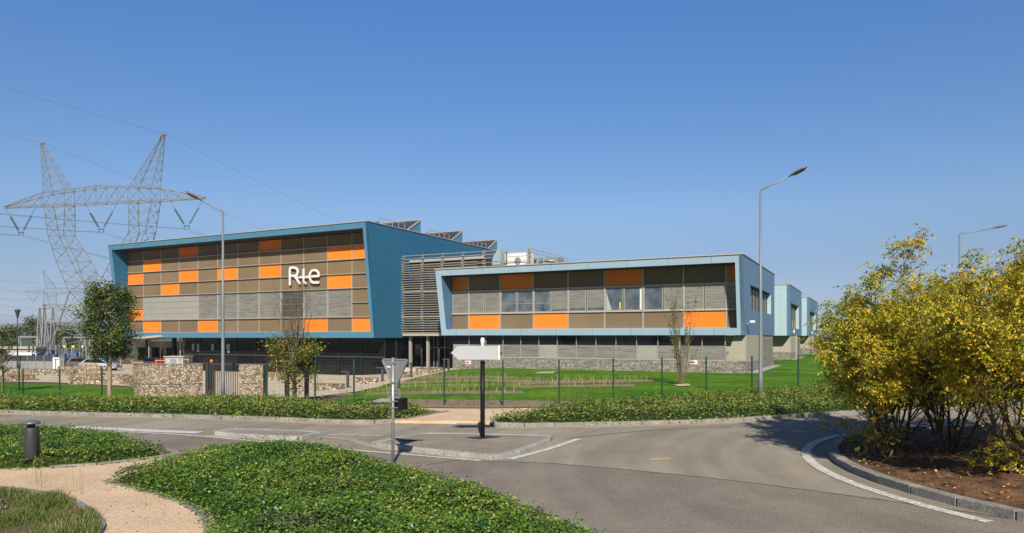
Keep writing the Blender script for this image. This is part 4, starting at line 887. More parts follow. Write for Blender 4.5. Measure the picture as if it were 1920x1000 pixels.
sd2.build('return_guardrail', M['rail'], EB)
for x in (.58, 2.8): MB().box(x-.12, x+.12, .5, .8, -.6, 3.06).build('column', M['louvre'], EB)
for x in (1.4, 3.6): MB().tube([(x, 1.5, -.6), (x, 1.5, 3.06)], .09, 12).build('column', M['anthracite'], EB)
ev = MB().box(.1, 6.6, 3.2, 3.3, -.6, 3.06).build('glass_wall', M['glass'], EB)
for x in (1.9, 2.35, 3.3, 4.25): 
    d_ = MB().box(x-.04, x+.04, 3.1, 3.19, -.4, 3.05).build('door_frame', M['galv'], EB)
MB().box(.9, 5.2, 3.1, 3.19, 1.75, 1.84).build('door_transom', M['galv'], EB)
MB().box(-.6, 6.4, -.6, 3.1, -.95, -.33).build('entrance_plinth', M['paving'], EB)
MB().box(5.2, 9.0, .9, 3.1, -.6, 3.06).build('dark_porch', M['black'], EB)
# roof equipment
def loc(o, root_xy, x, y, z): return (root_xy[0]+x*math.cos(TH)+y*math.sin(TH), root_xy[1]-x*math.sin(TH)+y*math.cos(TH), z)
E0 = (-11.6, 74.6)
ah = empty('air_handling_unit', loc(0, E0, 12.7, 2.2, 9), -TH, 'white air handling unit behind the roof rails of the pale blue wing', 'roof unit')
MB().box(-1.2, 1.2, -.9, .9, 0, 2.35).build('casing', M['white'], ah, bevel=.04)
MB().tube([(.3,-.92,1.5),(.3,-.96,1.5)], .35, 16).build('fan_grille', M['galv'], ah); MB().box(-1.0, -.2, -.94, -.91, .5, .9).build('access_panel', M['galv'], ah)
ch = empty('chiller', loc(0, E0, 15.3, 4.4, 9), -TH, 'grey roof chiller with pipes right of the white air unit', 'roof unit')
MB().box(-1.3, 1.0, -.9, .9, .2, 1.95).build('casing', M['galv'], ch, bevel=.03)
pp = MB(); pp.tube([(-1.1,-1.0,.2),(-1.1,-1.0,1.4),(-.3,-1.0,1.7),(.8,-1.0,1.5)], .09, 8); pp.tube([(-.9,-1.1,.2),(-.9,-1.1,.9),(.6,-1.1,1.0)], .07, 8); pp.build('pipework', M['galv'], ch)
dc = empty('ventilation_duct', loc(0, E0, 10.7, 1.6, 8.9), -TH, 'curved pale metal duct rising beside the entrance roof', 'duct')
dm = MB(); pr = [(-.55,0),(.45,0),(.45,2.75),(.3,2.85),(0,2.7),(-.3,2.3),(-.5,1.7)]
dm.face([(x,-.5,z) for x, z in pr]); dm.face([(x,.5,z) for x, z in reversed(pr)])
for i in range(len(pr)): a, b = pr[i], pr[(i+1) % len(pr)]; dm.face([(a[0],.5,a[1]),(b[0],.5,b[1]),(b[0],-.5,b[1]),(a[0],-.5,a[1])])
dm.build('duct_body', mat('pale duct', (.45,.55,.62), .35, .3), dc)

# ---------------------------------------------------------------- fence
def fence(pts, name, label, h=1.95, posts=None):
    root = empty(name, (0,0,0), 0, label, 'fence')
    P = [Vector((x, y, H(x, y)+.08)) for x, y in pts]
    for p in P:
        q = MB(); q.box(p.x-.035, p.x+.035, p.y-.03, p.y+.03, p.z-.1, p.z+h); q.build('post', M['fence_green'], root)
    for i in range(len(P)-1):
        a, b = P[i], P[i+1]; q = MB(); n = int((b-a).length/.2)
        for k in range(1, 10):
            z = Vector((0,0,.1+k*(h-.15)/9.5)); q.bar(a+z, b+z, .0035)
        for k in range(1, n):
            c = a.lerp(b, k/n); q.bar(c+Vector((0,0,.05)), c+Vector((0,0,h-.05)), .0025)
        q.build('wire_mesh', M['fence_green'], root)
    return root
fence([(-12.6,36.2),(-11.0,34.6),(-9.2,32.9),(-7.05,31.4),(-4.85,30.3)]+fence_r, 'wire_fence', 'dark green wire mesh fence crossing the lawn right of the gate')
fence([(-38.5,55),(-37.2,51.5),(-33.2,47.8),(-28.4,44.2),(-23.6,40.5),(-19.55,36.75)], 'wire_fence', 'dark green wire fence on the left lawn ending at the tall stone wall')
# gabion walls
def gabion(name, pts, h, wd, label, m='stone', cat='wall', group=None, planks=None, capm=None, off=0):
    c = Vector((sum(p[0] for p in pts)/len(pts), sum(p[1] for p in pts)/len(pts), 0)); root = empty(name, (c.x, c.y, H(c.x, c.y)), 0, label, cat, group)
    q = MB()
    PV = [Vector((*p[:2], 0))-c for p in pts]; NV = []
    for i in range(len(PV)):
        d = PV[min(i+1, len(PV)-1)]-PV[max(i-1, 0)]; NV.append(Vector((-d.y, d.x, 0)).normalized())
    for i in range(len(pts)-1):
        a = PV[i]; b = PV[i+1]; d = (b-a); n = max(1, int(d.length/.25)); na_, nb_ = NV[i], NV[i+1]
        nz = max(2, int(h/.22))
        # lumpy front/back faces made of small facets
        g = [[None]*(nz+1) for _ in range(n+1)]
        for s_ in (-1, 1):
            for u in range(n+1):
                for v in range(nz+1):
                    p = a+d*(u/n)+na_.lerp(nb_, u/n)*s_*(wd/2+random.uniform(-.02,.03)*(0 < v < nz)*(0 < u < n)); g[u][v] = (p.x, p.y, -.3+(h+.3)*v/nz+.08)
            for u in range(n):
                for v in range(nz):
                    f = [g[u][v], g[u+1][v], g[u+1][v+1], g[u][v+1]]; q.face(f if s_ < 0 else f[::-1])
        t = na_*wd/2; t2 = nb_*wd/2; zt_ = Vector((0,0,h+.08)); zb2 = Vector((0,0,-.22))
        q.face([a-t+zt_, b-t2+zt_, b+t2+zt_, a+t+zt_])
        if i == 0: q.face([a+t+zb2, a-t+zb2, a-t+zt_, a+t+zt_])
        if i == len(pts)-2: q.face([b-t2+zb2, b+t2+zb2, b+t2+zt_, b-t2+zt_])
    q.build('stone_fill', M[m], root)
    wq = MB()
    for i in range(len(pts)-1):
        a = Vector((*pts[i], 0))-c; b = Vector((*pts[i+1], 0))-c; d = b-a; nrm = Vector((-d.y, d.x, 0)).normalized()*(-(wd/2+.035))
        if nrm.y > 0: nrm = -nrm
        for z in (.1, h*.5+.08, h+.07): wq.bar(a+nrm+Vector((0,0,z)), b+nrm+Vector((0,0,z)), .015)
    wq.build('wire_basket', M['galv'], root)
    if planks:
        for (u0, u1) in planks:
            a = Vector((*pts[0], 0))-c; b = Vector((*pts[-1], 0))-c; p0 = a.lerp(b, u0); p1 = a.lerp(b, u1); z = Vector((0,0,h+.14))
            MB().bar(p0+z, p1+z, wd*.9, .1).build('timber_seat', M['wood'], root)
    return root
gabion('gabion_wall', catmull([(-19.45,36.9),(-18.6,36.35),(-17.5,36.25),(-16.25,36.9)], 3), 2.0, .7, 'tall curved beige stone gabion wall left of the gate')
gabion('gabion_wall', [(-14.05,36.5),(-12.85,36.6)], 1.9, .7, 'short tall beige gabion wall right of the gate')
def lowg(x0, y0, x1, y1, h, label, planks=None, wd=.6):
    a = G(x0, y0, .1); b = G(x1, y1, .1); gabion('gabion_bench' if planks else 'gabion_wall', [(a.x, a.y), (b.x, b.y)], h, wd, label, 'stone_far', 'bench' if planks else 'wall', 'low stone gabions around the entrance court', planks)
lowg(-20, 716, 66, 713, .55, 'low stone gabion bench with orange timber at the left edge', [(.4,.8)], 1.1)
lowg(18, 703, 142, 706, .75, 'long low stone gabion wall behind the left lawn')
lowg(110, 699, 190, 698, .75, 'low stone gabion wall in front of the silver car', None, .8)
lowg(134, 720, 236, 720, .85, 'low stone gabion bench with timber beside the green tree trunk', [(.12,.58)], .9)
lowg(238, 722, 266, 727, .9, 'low stone gabion end beside the tall wall')
lowg(497, 712, 533, 713, .65, 'low gabion bench with timber seat behind the autumn tree', [(.0,.85)], 1.0)
lowg(592, 733, 643, 730, .55, 'low gabion along the ramp nearest the autumn tree')
lowg(664, 722, 708, 718, .55, 'low gabion along the ramp between two black bollard lights')
lowg(744, 711, 766, 708, .55, 'small low gabion beside the warning triangle')
lowg(781, 704, 832, 698, .55, 'low gabion at the top of the ramp by the entrance')
# gate
gt = empty('metal_gate', (-16.05, 37.0, H(-16, 37)+.1), math.atan2(-.35, 1.95), 'dark grey barred metal gate between the two tall stone walls', 'gate')
MB().box(-.02, .16, -.1, .1, 0, 2.05).build('gate_post', M['anthracite'], gt, bevel=.01)
MB().box(.34, .44, -.05, .05, .15, 1.95).build('gate_post', M['anthracite'], gt)
lf = MB(); lf.box(.2, 3.9, -.04, .04, 1.93, 2.02); lf.box(.2, 1.95, -.06, .06, .1, .3); lf.box(.2, .28, -.05, .05, .3, 1.93); lf.build('gate_frame', M['anthracite'], gt)
bs = MB()
for k in range(15): bs.box(.5+k*.105, .525+k*.105, -.012, .012, .3, 1.93)
bs.build('gate_bars', M['anthracite'], gt)
MB().lathe([(.07,2.05),(.08,2.1),(.06,2.18),(.01,2.22)], (.28,0,0), 12).build('warning_beacon', M['orange'], gt)
MB().box(-1.15, -.03, -.03, .03, 1.98, 2.05).build('top_bar', M['anthracite'], gt)

# ---------------------------------------------------------------- street lamps
def street_lamp(x, y, h, ax, ay, az, label, base=0, headl=.85):
    r = empty('street_lamp', (x, y, H(x, y)+base), 0, label, 'street lamp', 'tall road lamps with one raised arm')
    MB().lathe([(.11,0),(.10,1.2),(.085,1.25),(.075,h*.45),(.062,h*.46),(.05,h)], n=14).build('pole', M['lamp_grey'], r)
    MB().lathe([(.17,0),(.17,.03),(.12,.05),(.12,.12)], n=14).build('base_collar', M['lamp_grey'], r)
    e = Vector((ax, ay, h+az)); s_ = Vector((0,0,h-.05)); d = (e-s_).normalized()
    MB().tube([s_, s_+Vector((0,0,.08)), e], [.05,.045,.035], 8).build('arm', M['lamp_grey'], r)
    sd_ = d.cross(Vector((0,0,1))).normalized(); up = sd_.cross(d)
    hd = MB(); prof = [(-.05,.03,.03),(.08,.07,.05),(.25,.13,.08),(.5,.17,.10),(.75,.15,.085),(.92,.09,.05),(1,.01,.01)]; n = 14; b0 = 0
    for (t, wd, hh) in prof:
        for k in range(n):
            a = 2*math.pi*k/n; c = math.cos(a); s2 = math.sin(a); hd.v.append(tuple(e+d*t*headl+sd_*wd*c+up*(hh*s2 if s2 > 0 else hh*.35*s2)))
    for i in range(len(prof)-1):
        for k in range(n):
            a = i*n+k; b = i*n+(k+1) % n; hd.f.append((a, b, b+n, a+n)); hd.m.append(0); hd.sm.append(True)
    ho = hd.build('lamp_head', mat('lamp head', (.16,.165,.16), .4), r)
    g = MB(); ring_ = [e+d*(.55+.32*math.cos(a))*headl+sd_*.125*math.sin(a)-up*.042 for a in np.linspace(0, 2*math.pi, 15)[:-1]]
    g.face(ring_); g.face([p-up*.02 for p in reversed(ring_)]); g.build('lens', M['lamp_glass'], ho)
    return r
street_lamp(11.3, 32.0, 9.6, 1.02, -.7, .50, 'tall grey street lamp in front of the pale blue wing', headl=.85)
street_lamp(-14.37, 35.0, 9.5, -.85, -.45, .48, 'tall grey street lamp in front of the gate and the dark blue facade')
street_lamp(29.0, 45.6, 9.6, 1.7, -.5, .30, 'farther street lamp rising behind the roundabout trees', headl=.95)
# lantern post
g = Vector((-59.7, 85, H(-59.7, 85)))
lp = empty('lantern_post', g, 0, 'dark post with two lantern heads at the left edge by the substation', 'street lamp')
MB().lathe([(.12,0),(.09,.6),(.06,4.8),(.05,7.2)], n=10).build('pole', M['dark'], lp)
for z, r_, x in ((6.7,.34,0), (4.6,.26,.25)):
    hq = MB().lathe([(.05,z-.3),(r_*.4,z),(r_*.75,z+.5),(r_*.85,z+.55),(r_,z+.6),(r_*.9,z+.75),(.04,z+.85)], (x,0,0), 10); hq.build('lantern', M['anthracite'], lp)
# path bollard lights
for i, (px, py, h, lab) in enumerate(((652,727,1.15,'dark bollard light on the ramp nearest the fence'), (717,716,1.1,'dark bollard light half hidden by the warning triangle'), (771,708,1.15,'dark bollard light in front of the entrance columns'), (841,698,1.1,'dark bollard light by the corner of the pale blue wing'))):
    g = G(px, py, .12); b = empty('bollard_light', g, 0, lab, 'bollard light', 'black angled bollard lights along the ramp')
    MB().box(-.09, .09, -.09, .09, -.1, h).build('post', M['anthracite'], b); MB().box(-.5, .09, -.12, .12, h, h+.09).build('light_arm', M['anthracite'], b)
for px, lab in ((538,'concrete post left of the autumn tree trunk'), (575,'black tarred post right of the autumn tree trunk')):
    g = G(px, 752, .1); b = MB().box(-.09, .09, -.09, .09, -.2, 1.55 if px > 550 else 1.0).build('gate_stop_post', M['black'] if px > 550 else M['anthracite'], bevel=.01); b.location = g; tag(b, lab, 'post')
# grey litter style bollard
bo = empty('grey_bollard', (-10.75, 15.75, .09), 0, 'grey cylindrical bollard with a flat cap in the left planting bed', 'bollard')
MB().lathe([(.09,-.05),(.09,.16),(.14,.17),(.15,.19),(.15,.84),(.14,.87),(.07,.875)], n=28).build('body', mat('bollard grey', (.05,.054,.058), .5, .2), bo)
MB().lathe([(.075,.87),(.075,.955)], n=20).build('neck', M['dark'], bo)
MB().lathe([(.06,.95),(.17,.955),(.18,.975),(.15,1.005),(.08,1.03),(.01,1.035)], n=28).build('cap', mat('bollard cap', (.14,.17,.20), .4, .3), bo)

# ---------------------------------------------------------------- signs
ar = empty('direction_sign', (-.84, 20.1, .11), 0, 'blank white arrow sign pointing left on a black pole', 'direction sign')
pm = MB().lathe([(.06,0),(.06,2.18)], n=18); pm.build('pole', M['black'], ar)
gq = MB()
for k in range(8):
    a = 2*math.pi*k/8; gq.box(math.cos(a)*.061-.006, math.cos(a)*.061+.006, math.sin(a)*.061-.006, math.sin(a)*.061+.006, .02, 2.17)
gq.build('pole_ribs', M['black'], ar)
MB().lathe([(.055,2.18),(.06,2.22),(.05,2.25),(.045,2.62),(.05,2.68),(.062,2.70),(.062,2.80),(.04,2.85),(.01,2.86)], n=16).build('pole_top', M['white'], ar)
pa = [(-.88,2.43),(-.70,2.63),(.38,2.63),(.46,2.60),(.46,2.26),(.38,2.23),(-.66,2.23),(-.86,2.40)]
pa = [(-.885,2.425),(-.70,2.62),(.44,2.62),(.44,2.235),(-.68,2.235)]
q = MB(); y0_, y1_ = -.20, -.07
q.face([(x, y0_, z) for x, z in reversed(pa)]); q.face([(x, y1_, z) for x, z in pa])
for i in range(len(pa)): a, b = pa[i], pa[(i+1) % len(pa)]; q.face([(a[0],y0_,a[1]),(b[0],y0_,b[1]),(b[0],y1_,b[1]),(a[0],y1_,a[1])])
q.build('arrow_panel', M['sign_face'], ar, bevel=.012)
MB().box(.445, .50, -.21, -.06, 2.225, 2.63).build('end_cap', M['white'], ar, bevel=.008)
MB().box(-.07, .07, -.07, .07, 2.3, 2.36).build('clamp', M['galv'], ar); MB().box(.50, .56, -.16, -.10, 2.38, 2.44).build('end_bolt', M['dark'], ar); MB().box(-.93, -.87, -.16, -.10, 2.39, 2.43).build('end_bolt', M['dark'], ar)
tag(sheet('patch_at_pole', [(-1.35,20.1),(-.7,20.5),(-.25,20.25),(-.9,19.75)], zc(.117), M['tar'], 0), kind='structure')
tag(sheet('patch_on_island', [(-3.2,19.6),(-2.9,19.75),(-2.45,19.65),(-2.5,19.45),(-2.95,19.42)], zc(.117), M['mulch'], 0), kind='structure')
gw = empty('give_way_sign', (-2.79, 16.5, 0), R(-36), 'back of a triangular give way sign on a galvanised pole in the foreground', 'road sign')
MB().tube([(0,0,-.1),(0,0,2.50)], .036, 16).build('pole', M['galv'], gw)
tri = [(-.37,2.46),(.37,2.46),(.40,2.42),(.03,1.80),(-.03,1.80),(-.40,2.42)]; q = MB(); ya, yb = .05, .075
q.face([(x,ya,z) for x, z in reversed(tri)][::-1]); q.face([(x,yb,z) for x, z in tri][::-1])
for i in range(6): a, b = tri[i], tri[(i+1) % 6]; q.face([(a[0],ya,a[1]),(a[0],yb,a[1]),(b[0],yb,b[1]),(b[0],ya,b[1])])
q.build('triangle_plate', mat('sign back grey', (.27,.28,.30), .5, .3, var=.08), gw)
q = MB()
for i in range(6): a, b = tri[i], tri[(i+1) % 6]; q.bar((a[0],.06,a[1]), (b[0],.06,b[1]), .05, .03)
q.build('rim', M['galv'], gw)
for z in (2.38, 1.92): MB().box(-.05, .05, -.045, .05, z-.02, z+.02).build('clamp', M['galv'], gw)
MB().box(-.26, -.12, .04, .05, 2.26, 2.30).build('sticker', M['white'], gw)
q = MB(); q.box(-.19, .17, .05, .07, 1.56, 1.76); q.build('lower_plate', mat('lower plate', (.20,.21,.22), .5, .3), gw, bevel=.004)
q = MB()
for (a, b) in (((-.2,1.76),(.18,1.76)),((.18,1.76),(.18,1.56)),((.18,1.56),(-.2,1.56)),((-.2,1.56),(-.2,1.76)),((-.2,1.66),(.18,1.66))): q.bar((a[0],.045,a[1]),(b[0],.045,b[1]), .025)
q.build('lower_plate_rim', M['galv'], gw)
MB().box(-.15, .23, .06, .26, 1.28, 1.55).build('sign_lamp_box', M['black'], gw, bevel=.015)
for z in (1.33, 1.48): MB().box(-.04, .10, -.04, .06, z-.012, z+.012).build('clamp', M['galv'], gw)

rs_ = empty('small_road_sign', (18.35, 29.2, .08), R(8), 'small white and blue sign on a pole seen through the roundabout trees', 'road sign')
MB().tube([(0,0,-.1),(0,0,2.75)], .032, 12).build('pole', M['galv'], rs_)
MB().box(-.36, .36, -.06, -.035, 1.42, 1.66).build('lower_plate', M['white'], rs_, bevel=.006); MB().box(-.2, .2, -.066, -.061, 1.48, 1.6).build('blue_band', M['utility_blue'], rs_)
MB().box(-.2, .2, -.06, -.035, 2.3, 2.72).build('upper_plate', M['white'], rs_, bevel=.006)
# ---------------------------------------------------------------- pylons
def lattice(m, secs, w=.14, wb=.08, sub=1):
    w *= .66; wb *= .52
    S = [[Vector(p) for p in s] for s in secs]
    for i in range(len(S)-1):
        A, B = S[i], S[i+1]
        for k in range(4): m.bar(A[k], B[k], w)
        for k in range(4):
            j = (k+1) % 4
            m.bar(A[k], B[j], wb); m.bar(A[j], B[k], wb)
            if (B[k]-B[j]).length > .4: m.bar(B[k], B[j], wb)
def subdiv(s0, s1, n):
    return [[Vector(a).lerp(Vector(b), k/n) for a, b in zip(s0, s1)] for k in range(n+1)]
def sec(s0, s1, d, z): return [(s0,-d,z),(s1,-d,z),(s1,d,z),(s0,d,z)]
def pylon(loc_, rz, label):
    r = empty('electricity_pylon', loc_, rz, label, 'pylon'); C = 18.35
    bd = MB(); lattice(bd, subdiv(sec(-6.9,6.9,3.6,-.5), sec(-3.9,3.9,2.0,11.2), 4), .2, .1)
    bd.build('tower_body', M['pylon'], r)
    for sg in (-1, 1):
        f = lambda a, b, d, z: sec(min(sg*a, sg*b), max(sg*a, sg*b), d, z)
        lm = MB(); lattice(lm, subdiv(f(.6,4.1,1.9,11.2), f(3.2,6.9,1.5,16.0), 3)[:-1]+subdiv(f(3.2,6.9,1.5,16.0), f(5.9,8.8,1.1,20.1), 2)[:-1]+subdiv(f(5.9,8.8,1.1,20.1), f(5.8,9.8,.95,24.9), 3), .15, .075)
        lm.build('tower_limb', M['pylon'], r)
        hn = MB(); lattice(hn, subdiv(f(5.8,9.8,.95,27.0), f(10.9,11.3,.12,34.9), 6), .12, .065); hn.bar((sg*11.1-.5,0,34.9),(sg*11.1+.5,0,34.9), .2); hn.build('earth_wire_peak', M['pylon'], r)
    ca = MB()
    A = [[(-18.35,-.1,24.9),(-18.35,.1,24.9),(-18.35,.1,25.1),(-18.35,-.1,25.1)]]
    def cs(s_, zt_): return [(s_,-.95,24.9),(s_,.95,24.9),(s_,.95,zt_),(s_,-.95,zt_)]
    ca_s = subdiv(A[0], cs(-9.8, 26.9), 4)[:-1]+subdiv(cs(-9.8,26.9), cs(0,27.5), 5)[:-1]+subdiv(cs(0,27.5), cs(9.8,26.9), 5)[:-1]
    E = [(18.35,-.1,24.9),(18.35,.1,24.9),(18.35,.1,25.1),(18.35,-.1,25.1)]; ca_s += subdiv(cs(9.8,26.9), E, 4)
    lattice(ca, ca_s, .16, .075); ca.build('cross_arm', M['pylon'], r)
    for cx in (-15.1, 0, 15.1):
        iv = MB()
        for sg in (-1, 1):
            p0 = Vector((cx+sg*2.9, 0, 24.8)); p1 = Vector((cx+sg*.35, 0, 21.0)); iv.tube([p0, p0.lerp(p1,.35)], .03, 5)
            for k in range(16): c = p0.lerp(p1, .35+.6*k/16); e2 = p0.lerp(p1, .35+.6*(k+.8)/16); iv.tube([c, c.lerp(e2,.5), e2], [.05,.17,.05], 8)
        iv.bar((cx-.5,0,20.9),(cx+.5,0,20.9), .15); iv.bar((cx-.4,0,20.9),(cx-.4,0,20.4), .08); iv.bar((cx+.4,0,20.9),(cx+.4,0,20.4), .08)
        iv.build('insulator_string', M['insulator'], r)
    return r
ax_ = Vector((35.8,-8,0)).normalized(); PC = Vector((-81.5,113,0))+ax_*18.35
PZ = -1.3; prz = math.atan2(ax_.y, ax_.x)
P1 = pylon((PC.x, PC.y, PZ), prz, 'large lattice pylon with a wide cross arm and two horns, left of the blue building')
P2 = copy_tree(P1); P2['label'] = 'small distant lattice pylon seen through the legs of the large one'; P2.location = (-210, 335, -1.5); P2.rotation_euler = (0, 0, prz+R(58))
nd = Vector((-ax_.y, ax_.x, 0))
def wire(p, label, sag, spans=(-330, 380), group='overhead wires of the large pylon', rad=.03):
    rad *= .6
    q = MB()
    for L in spans:
        pts = []
        for k in range(41):
            t = k/40; P = p+nd*(L*t); P = P-Vector((0,0,4*sag*t*(1-t)+ (3 if L > 0 else 0)*t)); pts.append(P)
        q.tube(pts, rad, 4)
    tag(q.build('power_line', M['cable']), label, 'overhead wire', group)
for s_, l_ in ((-11.1, 'left'), (11.1, 'right')): wire(PC+ax_*s_+Vector((0,0,PZ+35)), 'thin earth wire from the %s horn of the large pylon' % l_, 7, rad=.025)
for s_, l_ in ((-15.1,'left'),(0,'middle'),(15.1,'right')):
    for o, m_ in ((-.4,'left'),(.4,'right')): wire(PC+ax_*(s_+o)+Vector((0,0,PZ+20.4)), '%s wire of the %s pair below the pylon arm' % (m_, l_), 8.5, rad=.035)
def far_wire(px0, y0, px1, y1, D, label):
    a = Vector(((px0-960)/F*D, D, EYE+(HZ-y0)*D/F)); b = Vector(((px1-960)/F*D*1.3, D*1.3, EYE+(HZ-y1)*D*1.3/F)); d = b-a
    tag(MB().tube([a+d*t-Vector((0,0,8*t*(1-t))) for t in np.linspace(0,1,12)], .02, 4).build('power_line', M['cable']), label, 'overhead wire', 'far wires over the substation')
for i, (a, b, c, d_) in enumerate(((-60,516,240,517),(-60,548,130,546),(-60,563,240,566),(-60,577,120,580),(-60,530,240,545))):
    far_wire(a, b, c, d_, 150, 'thin far wire over the substation, number %d from the top' % (i+1) if 0 else ['highest far wire over the substation','far wire level with the short mast top','far wire just above the upper gantry beam','lowest far wire reaching the lantern post','second highest far wire over the substation'][i])

# ---------------------------------------------------------------- substation
def at(px, py, D): return Vector(((px-960)/F*D, D, EYE+(HZ-py)*D/F))
def gantry(px0, px1, ytop, D, label, truss=True, n=2, ext=0):
    a = at(px0, ytop, D); b = at(px1, ytop, D); z0 = H(a.x, D)-.2; r = empty('substation_gantry', (a.x, D, z0), 0, label, 'gantry', 'steel portals of the substation'); h = a.z-z0; W_ = b.x-a.x
    bm = MB()
    if truss:
        k = max(4, int(W_/1.2)); 
        for z in (h-.5, h): 
            for y in (-.3, .3): bm.bar((0,y,z),(W_,y,z), .13)
        for i in range(k): x0_, x1_ = W_*i/k, W_*(i+1)/k; bm.bar((x0_,-.3,h-.5),(x1_,-.3,h), .08); bm.bar((x0_,.3,h),(x1_,.3,h-.5), .08)
    else: bm.bar((0,0,h),(W_,0,h), .22)
    bm.build('beam', M['galv'], r)
    for i in range(n):
        x = W_*i/(n-1); q = MB(); q.bar((x-.5,0,0),(x,0,h), .2); q.bar((x+.5,.6,0),(x,.1,h), .2)
        for j in range(5): q.bar((x-.5+.1*j,0,h*j/5),(x+.5-.1*(j+1),.5,h*(j+1)/5), .07)
        if ext and i == 0: q.bar((x,0,h),(x,0,h+ext), .1)
        q.build('portal_leg', M['galv'], r)
gantry(82, 172, 571, 118, 'highest truss beam portal of the substation, with a short mast', True, 2, 2.4)
gantry(87, 155, 603, 112, 'lower plain beam portal under the highest truss', False)
gantry(36, 72, 632, 112, 'lowest short portal near the lantern post', False)
gantry(73, 98, 578, 125, 'narrow twin legged portal left of the highest truss', False)
gantry(120, 190, 633, 122, 'low long portal behind the green tree', False, 3)
for i, (px, top, D, lab) in enumerate(((105,618,110,'dark porcelain insulator column left of the far pylon legs'), (135,618,110,'dark porcelain insulator column under the pylon legs'), (62,645,105,'slim insulator column near the short portal'), (54,648,105,'slim insulator column by the flat roofed hut'), (90,640,105,'slim insulator column under the twin portal'), (150,640,106,'slim insulator column beside the green tree'), (112,648,106,'slim insulator column in front of the brown tree'))):
    a = at(px, top, D); z0 = H(a.x, D); r = empty('insulator_column', (a.x, D, z0), 0, lab, 'insulator', 'insulator columns of the substation'); h = a.z-z0
    MB().bar((0,0,0),(0,0,h*.55), .16).build('support', M['galv'], r); q = MB(); pts = []; rd = []
    for k in range(21): pts.append((0,0,h*.55+h*.45*k/20)); rd.append(.20 if k % 2 else .11)
    q.tube(pts, rd, 10); q.build('insulator', M['insulator_brown'] if i < 2 else M['insulator'], r)
for i, px in enumerate((121.5, 138.5, 155.5)):
    a = at(px, 650, 100); z0 = H(a.x, 100); r = empty('yellow_marker', (a.x, 100, z0), 0, ['yellow disc marker leftmost of three in the substation','yellow disc marker in the middle of three','yellow disc marker rightmost of three beside the green tree'][i], 'marker', 'yellow disc markers in the substation')
    MB().bar((0,0,0),(0,0,a.z-z0), .07).build('post', M['galv'], r); MB().tube([(0,-.12,a.z-z0),(0,-.04,a.z-z0)], .17, 14).build('disc', M['yellow'], r)
for i, (px0, px1, y0_, D, lab) in enumerate(((83,90,663,98,'small blue cabinet under the twin portal'), (134,143,662,98,'larger blue cabinet under the pylon legs'), (98,103,665,98,'narrow blue cabinet between the stakes'), (116,121,663,98,'blue cabinet right of the timber stakes'))):
    a = at(px0, y0_, D); b = at(px1, y0_, D); z0 = H(a.x, D); r = empty('blue_cabinet', (a.x, D, z0), 0, lab, 'cabinet', 'blue cabinets in the substation')
    MB().box(0, b.x-a.x, 0, .6, 0, a.z-z0).build('casing', M['utility_blue'], r, bevel=.02); MB().box(.03, (b.x-a.x)-.03, -.02, 0, .3, a.z-z0-.1).build('door', M['utility_blue'], r); 
# flat hut
hb = at(0, 655, 110); ht = empty('flat_roofed_hut', (-84, 110, H(-84,110)), 0, 'low beige hut with a pale flat roof at the left edge', 'building')
MB().box(0, 9.6, 0, 6, 0, 2.3).build('wall', M['beige'], ht); MB().box(-.2, 9.8, -.3, 6.3, 2.3, 2.65).build('roof', M['cap'], ht); MB().box(4, 5, -.03, 0, .1, 2.1).build('door', M['anthracite'], ht)
# site fence
sf = empty('panel_fence', (-61.8, 85.5, H(-61,85)), 0, 'screen fence of grey panels with dark mesh top behind the left lawn', 'fence')
for k in range(6):
    MB().box(k*1.0, k*1.0+.95, 0, .04, .1, 1.2).build('grey_panel', M['galv'], sf); MB().box(k*1.0, k*1.0+.95, .0, .03, 1.22, 1.95).build('mesh_panel', M['anthracite'], sf); MB().bar((k*1.0-.02,-.04,0),(k*1.0-.02,-.04,1.95), .06).build('fence_post', M['galv'], sf)
tk = empty('white_cabinet', (-55.6, 85.2, H(-55,85)), 0, 'white upright cabinet at the right end of the panel fence', 'cabinet')
MB().box(0, .9, 0, .8, 0, 1.7).build('casing', M['white'], tk, bevel=.02); MB().box(.06, .84, -.02, 0, .1, 1.6).build('door', M['white'], tk)
# pale hut under the building
hu = at(309, 686, 78); hu_r = empty('pale_hut', (hu.x, 78, H(hu.x,78)), 0, 'pale ribbed hut behind the tall stone wall beside the glass front', 'shed')
hx = at(343, 686, 78).x-hu.x
q = MB(); q.box(0, hx, 0, 2.4, 0, 1.95)
for k in range(10): q.box(hx*k/10, hx*k/10+.05, -.03, 0, .05, 1.9)
q.build('wall', M['sign_face'], hu_r); MB().box(-.12, hx+.12, -.15, 2.5, 1.95, 2.05).build('roof', M['cap'], hu_r); MB().box(hx*.3, hx*.62, -.045, -.031, .02, 1.75).build('door', M['galv'], hu_r)
cn = empty('pale_canopy', (-49.5, 87, H(-49,87)), 0, 'long low building with a beige roof edge seen under the blue frame', 'building')
MB().hexa([(0,0,3.6),(9.6,-2.5,4.4),(9.6,4,4.4),(0,6,3.6),(0,0,3.85),(9.6,-2.5,4.65),(9.6,4,4.65),(0,6,3.85)]).build('roof', M['cap'], cn)
MB().box(.5, 8, 4.5, 4.8, 0, 3.6).build('wall', M['concrete'], cn)
for k in range(4): MB().box(.8+k*1.9, 2.2+k*1.9, 4.46, 4.49, 1.2, 2.8).build('window', M['glass'], cn)
for x in (.6, 4.5, 8.8): MB().bar((x,1.2-x*.2,0),(x,1.2-x*.2,3.6+x*.08), .14).build('post', M['galv'], cn)

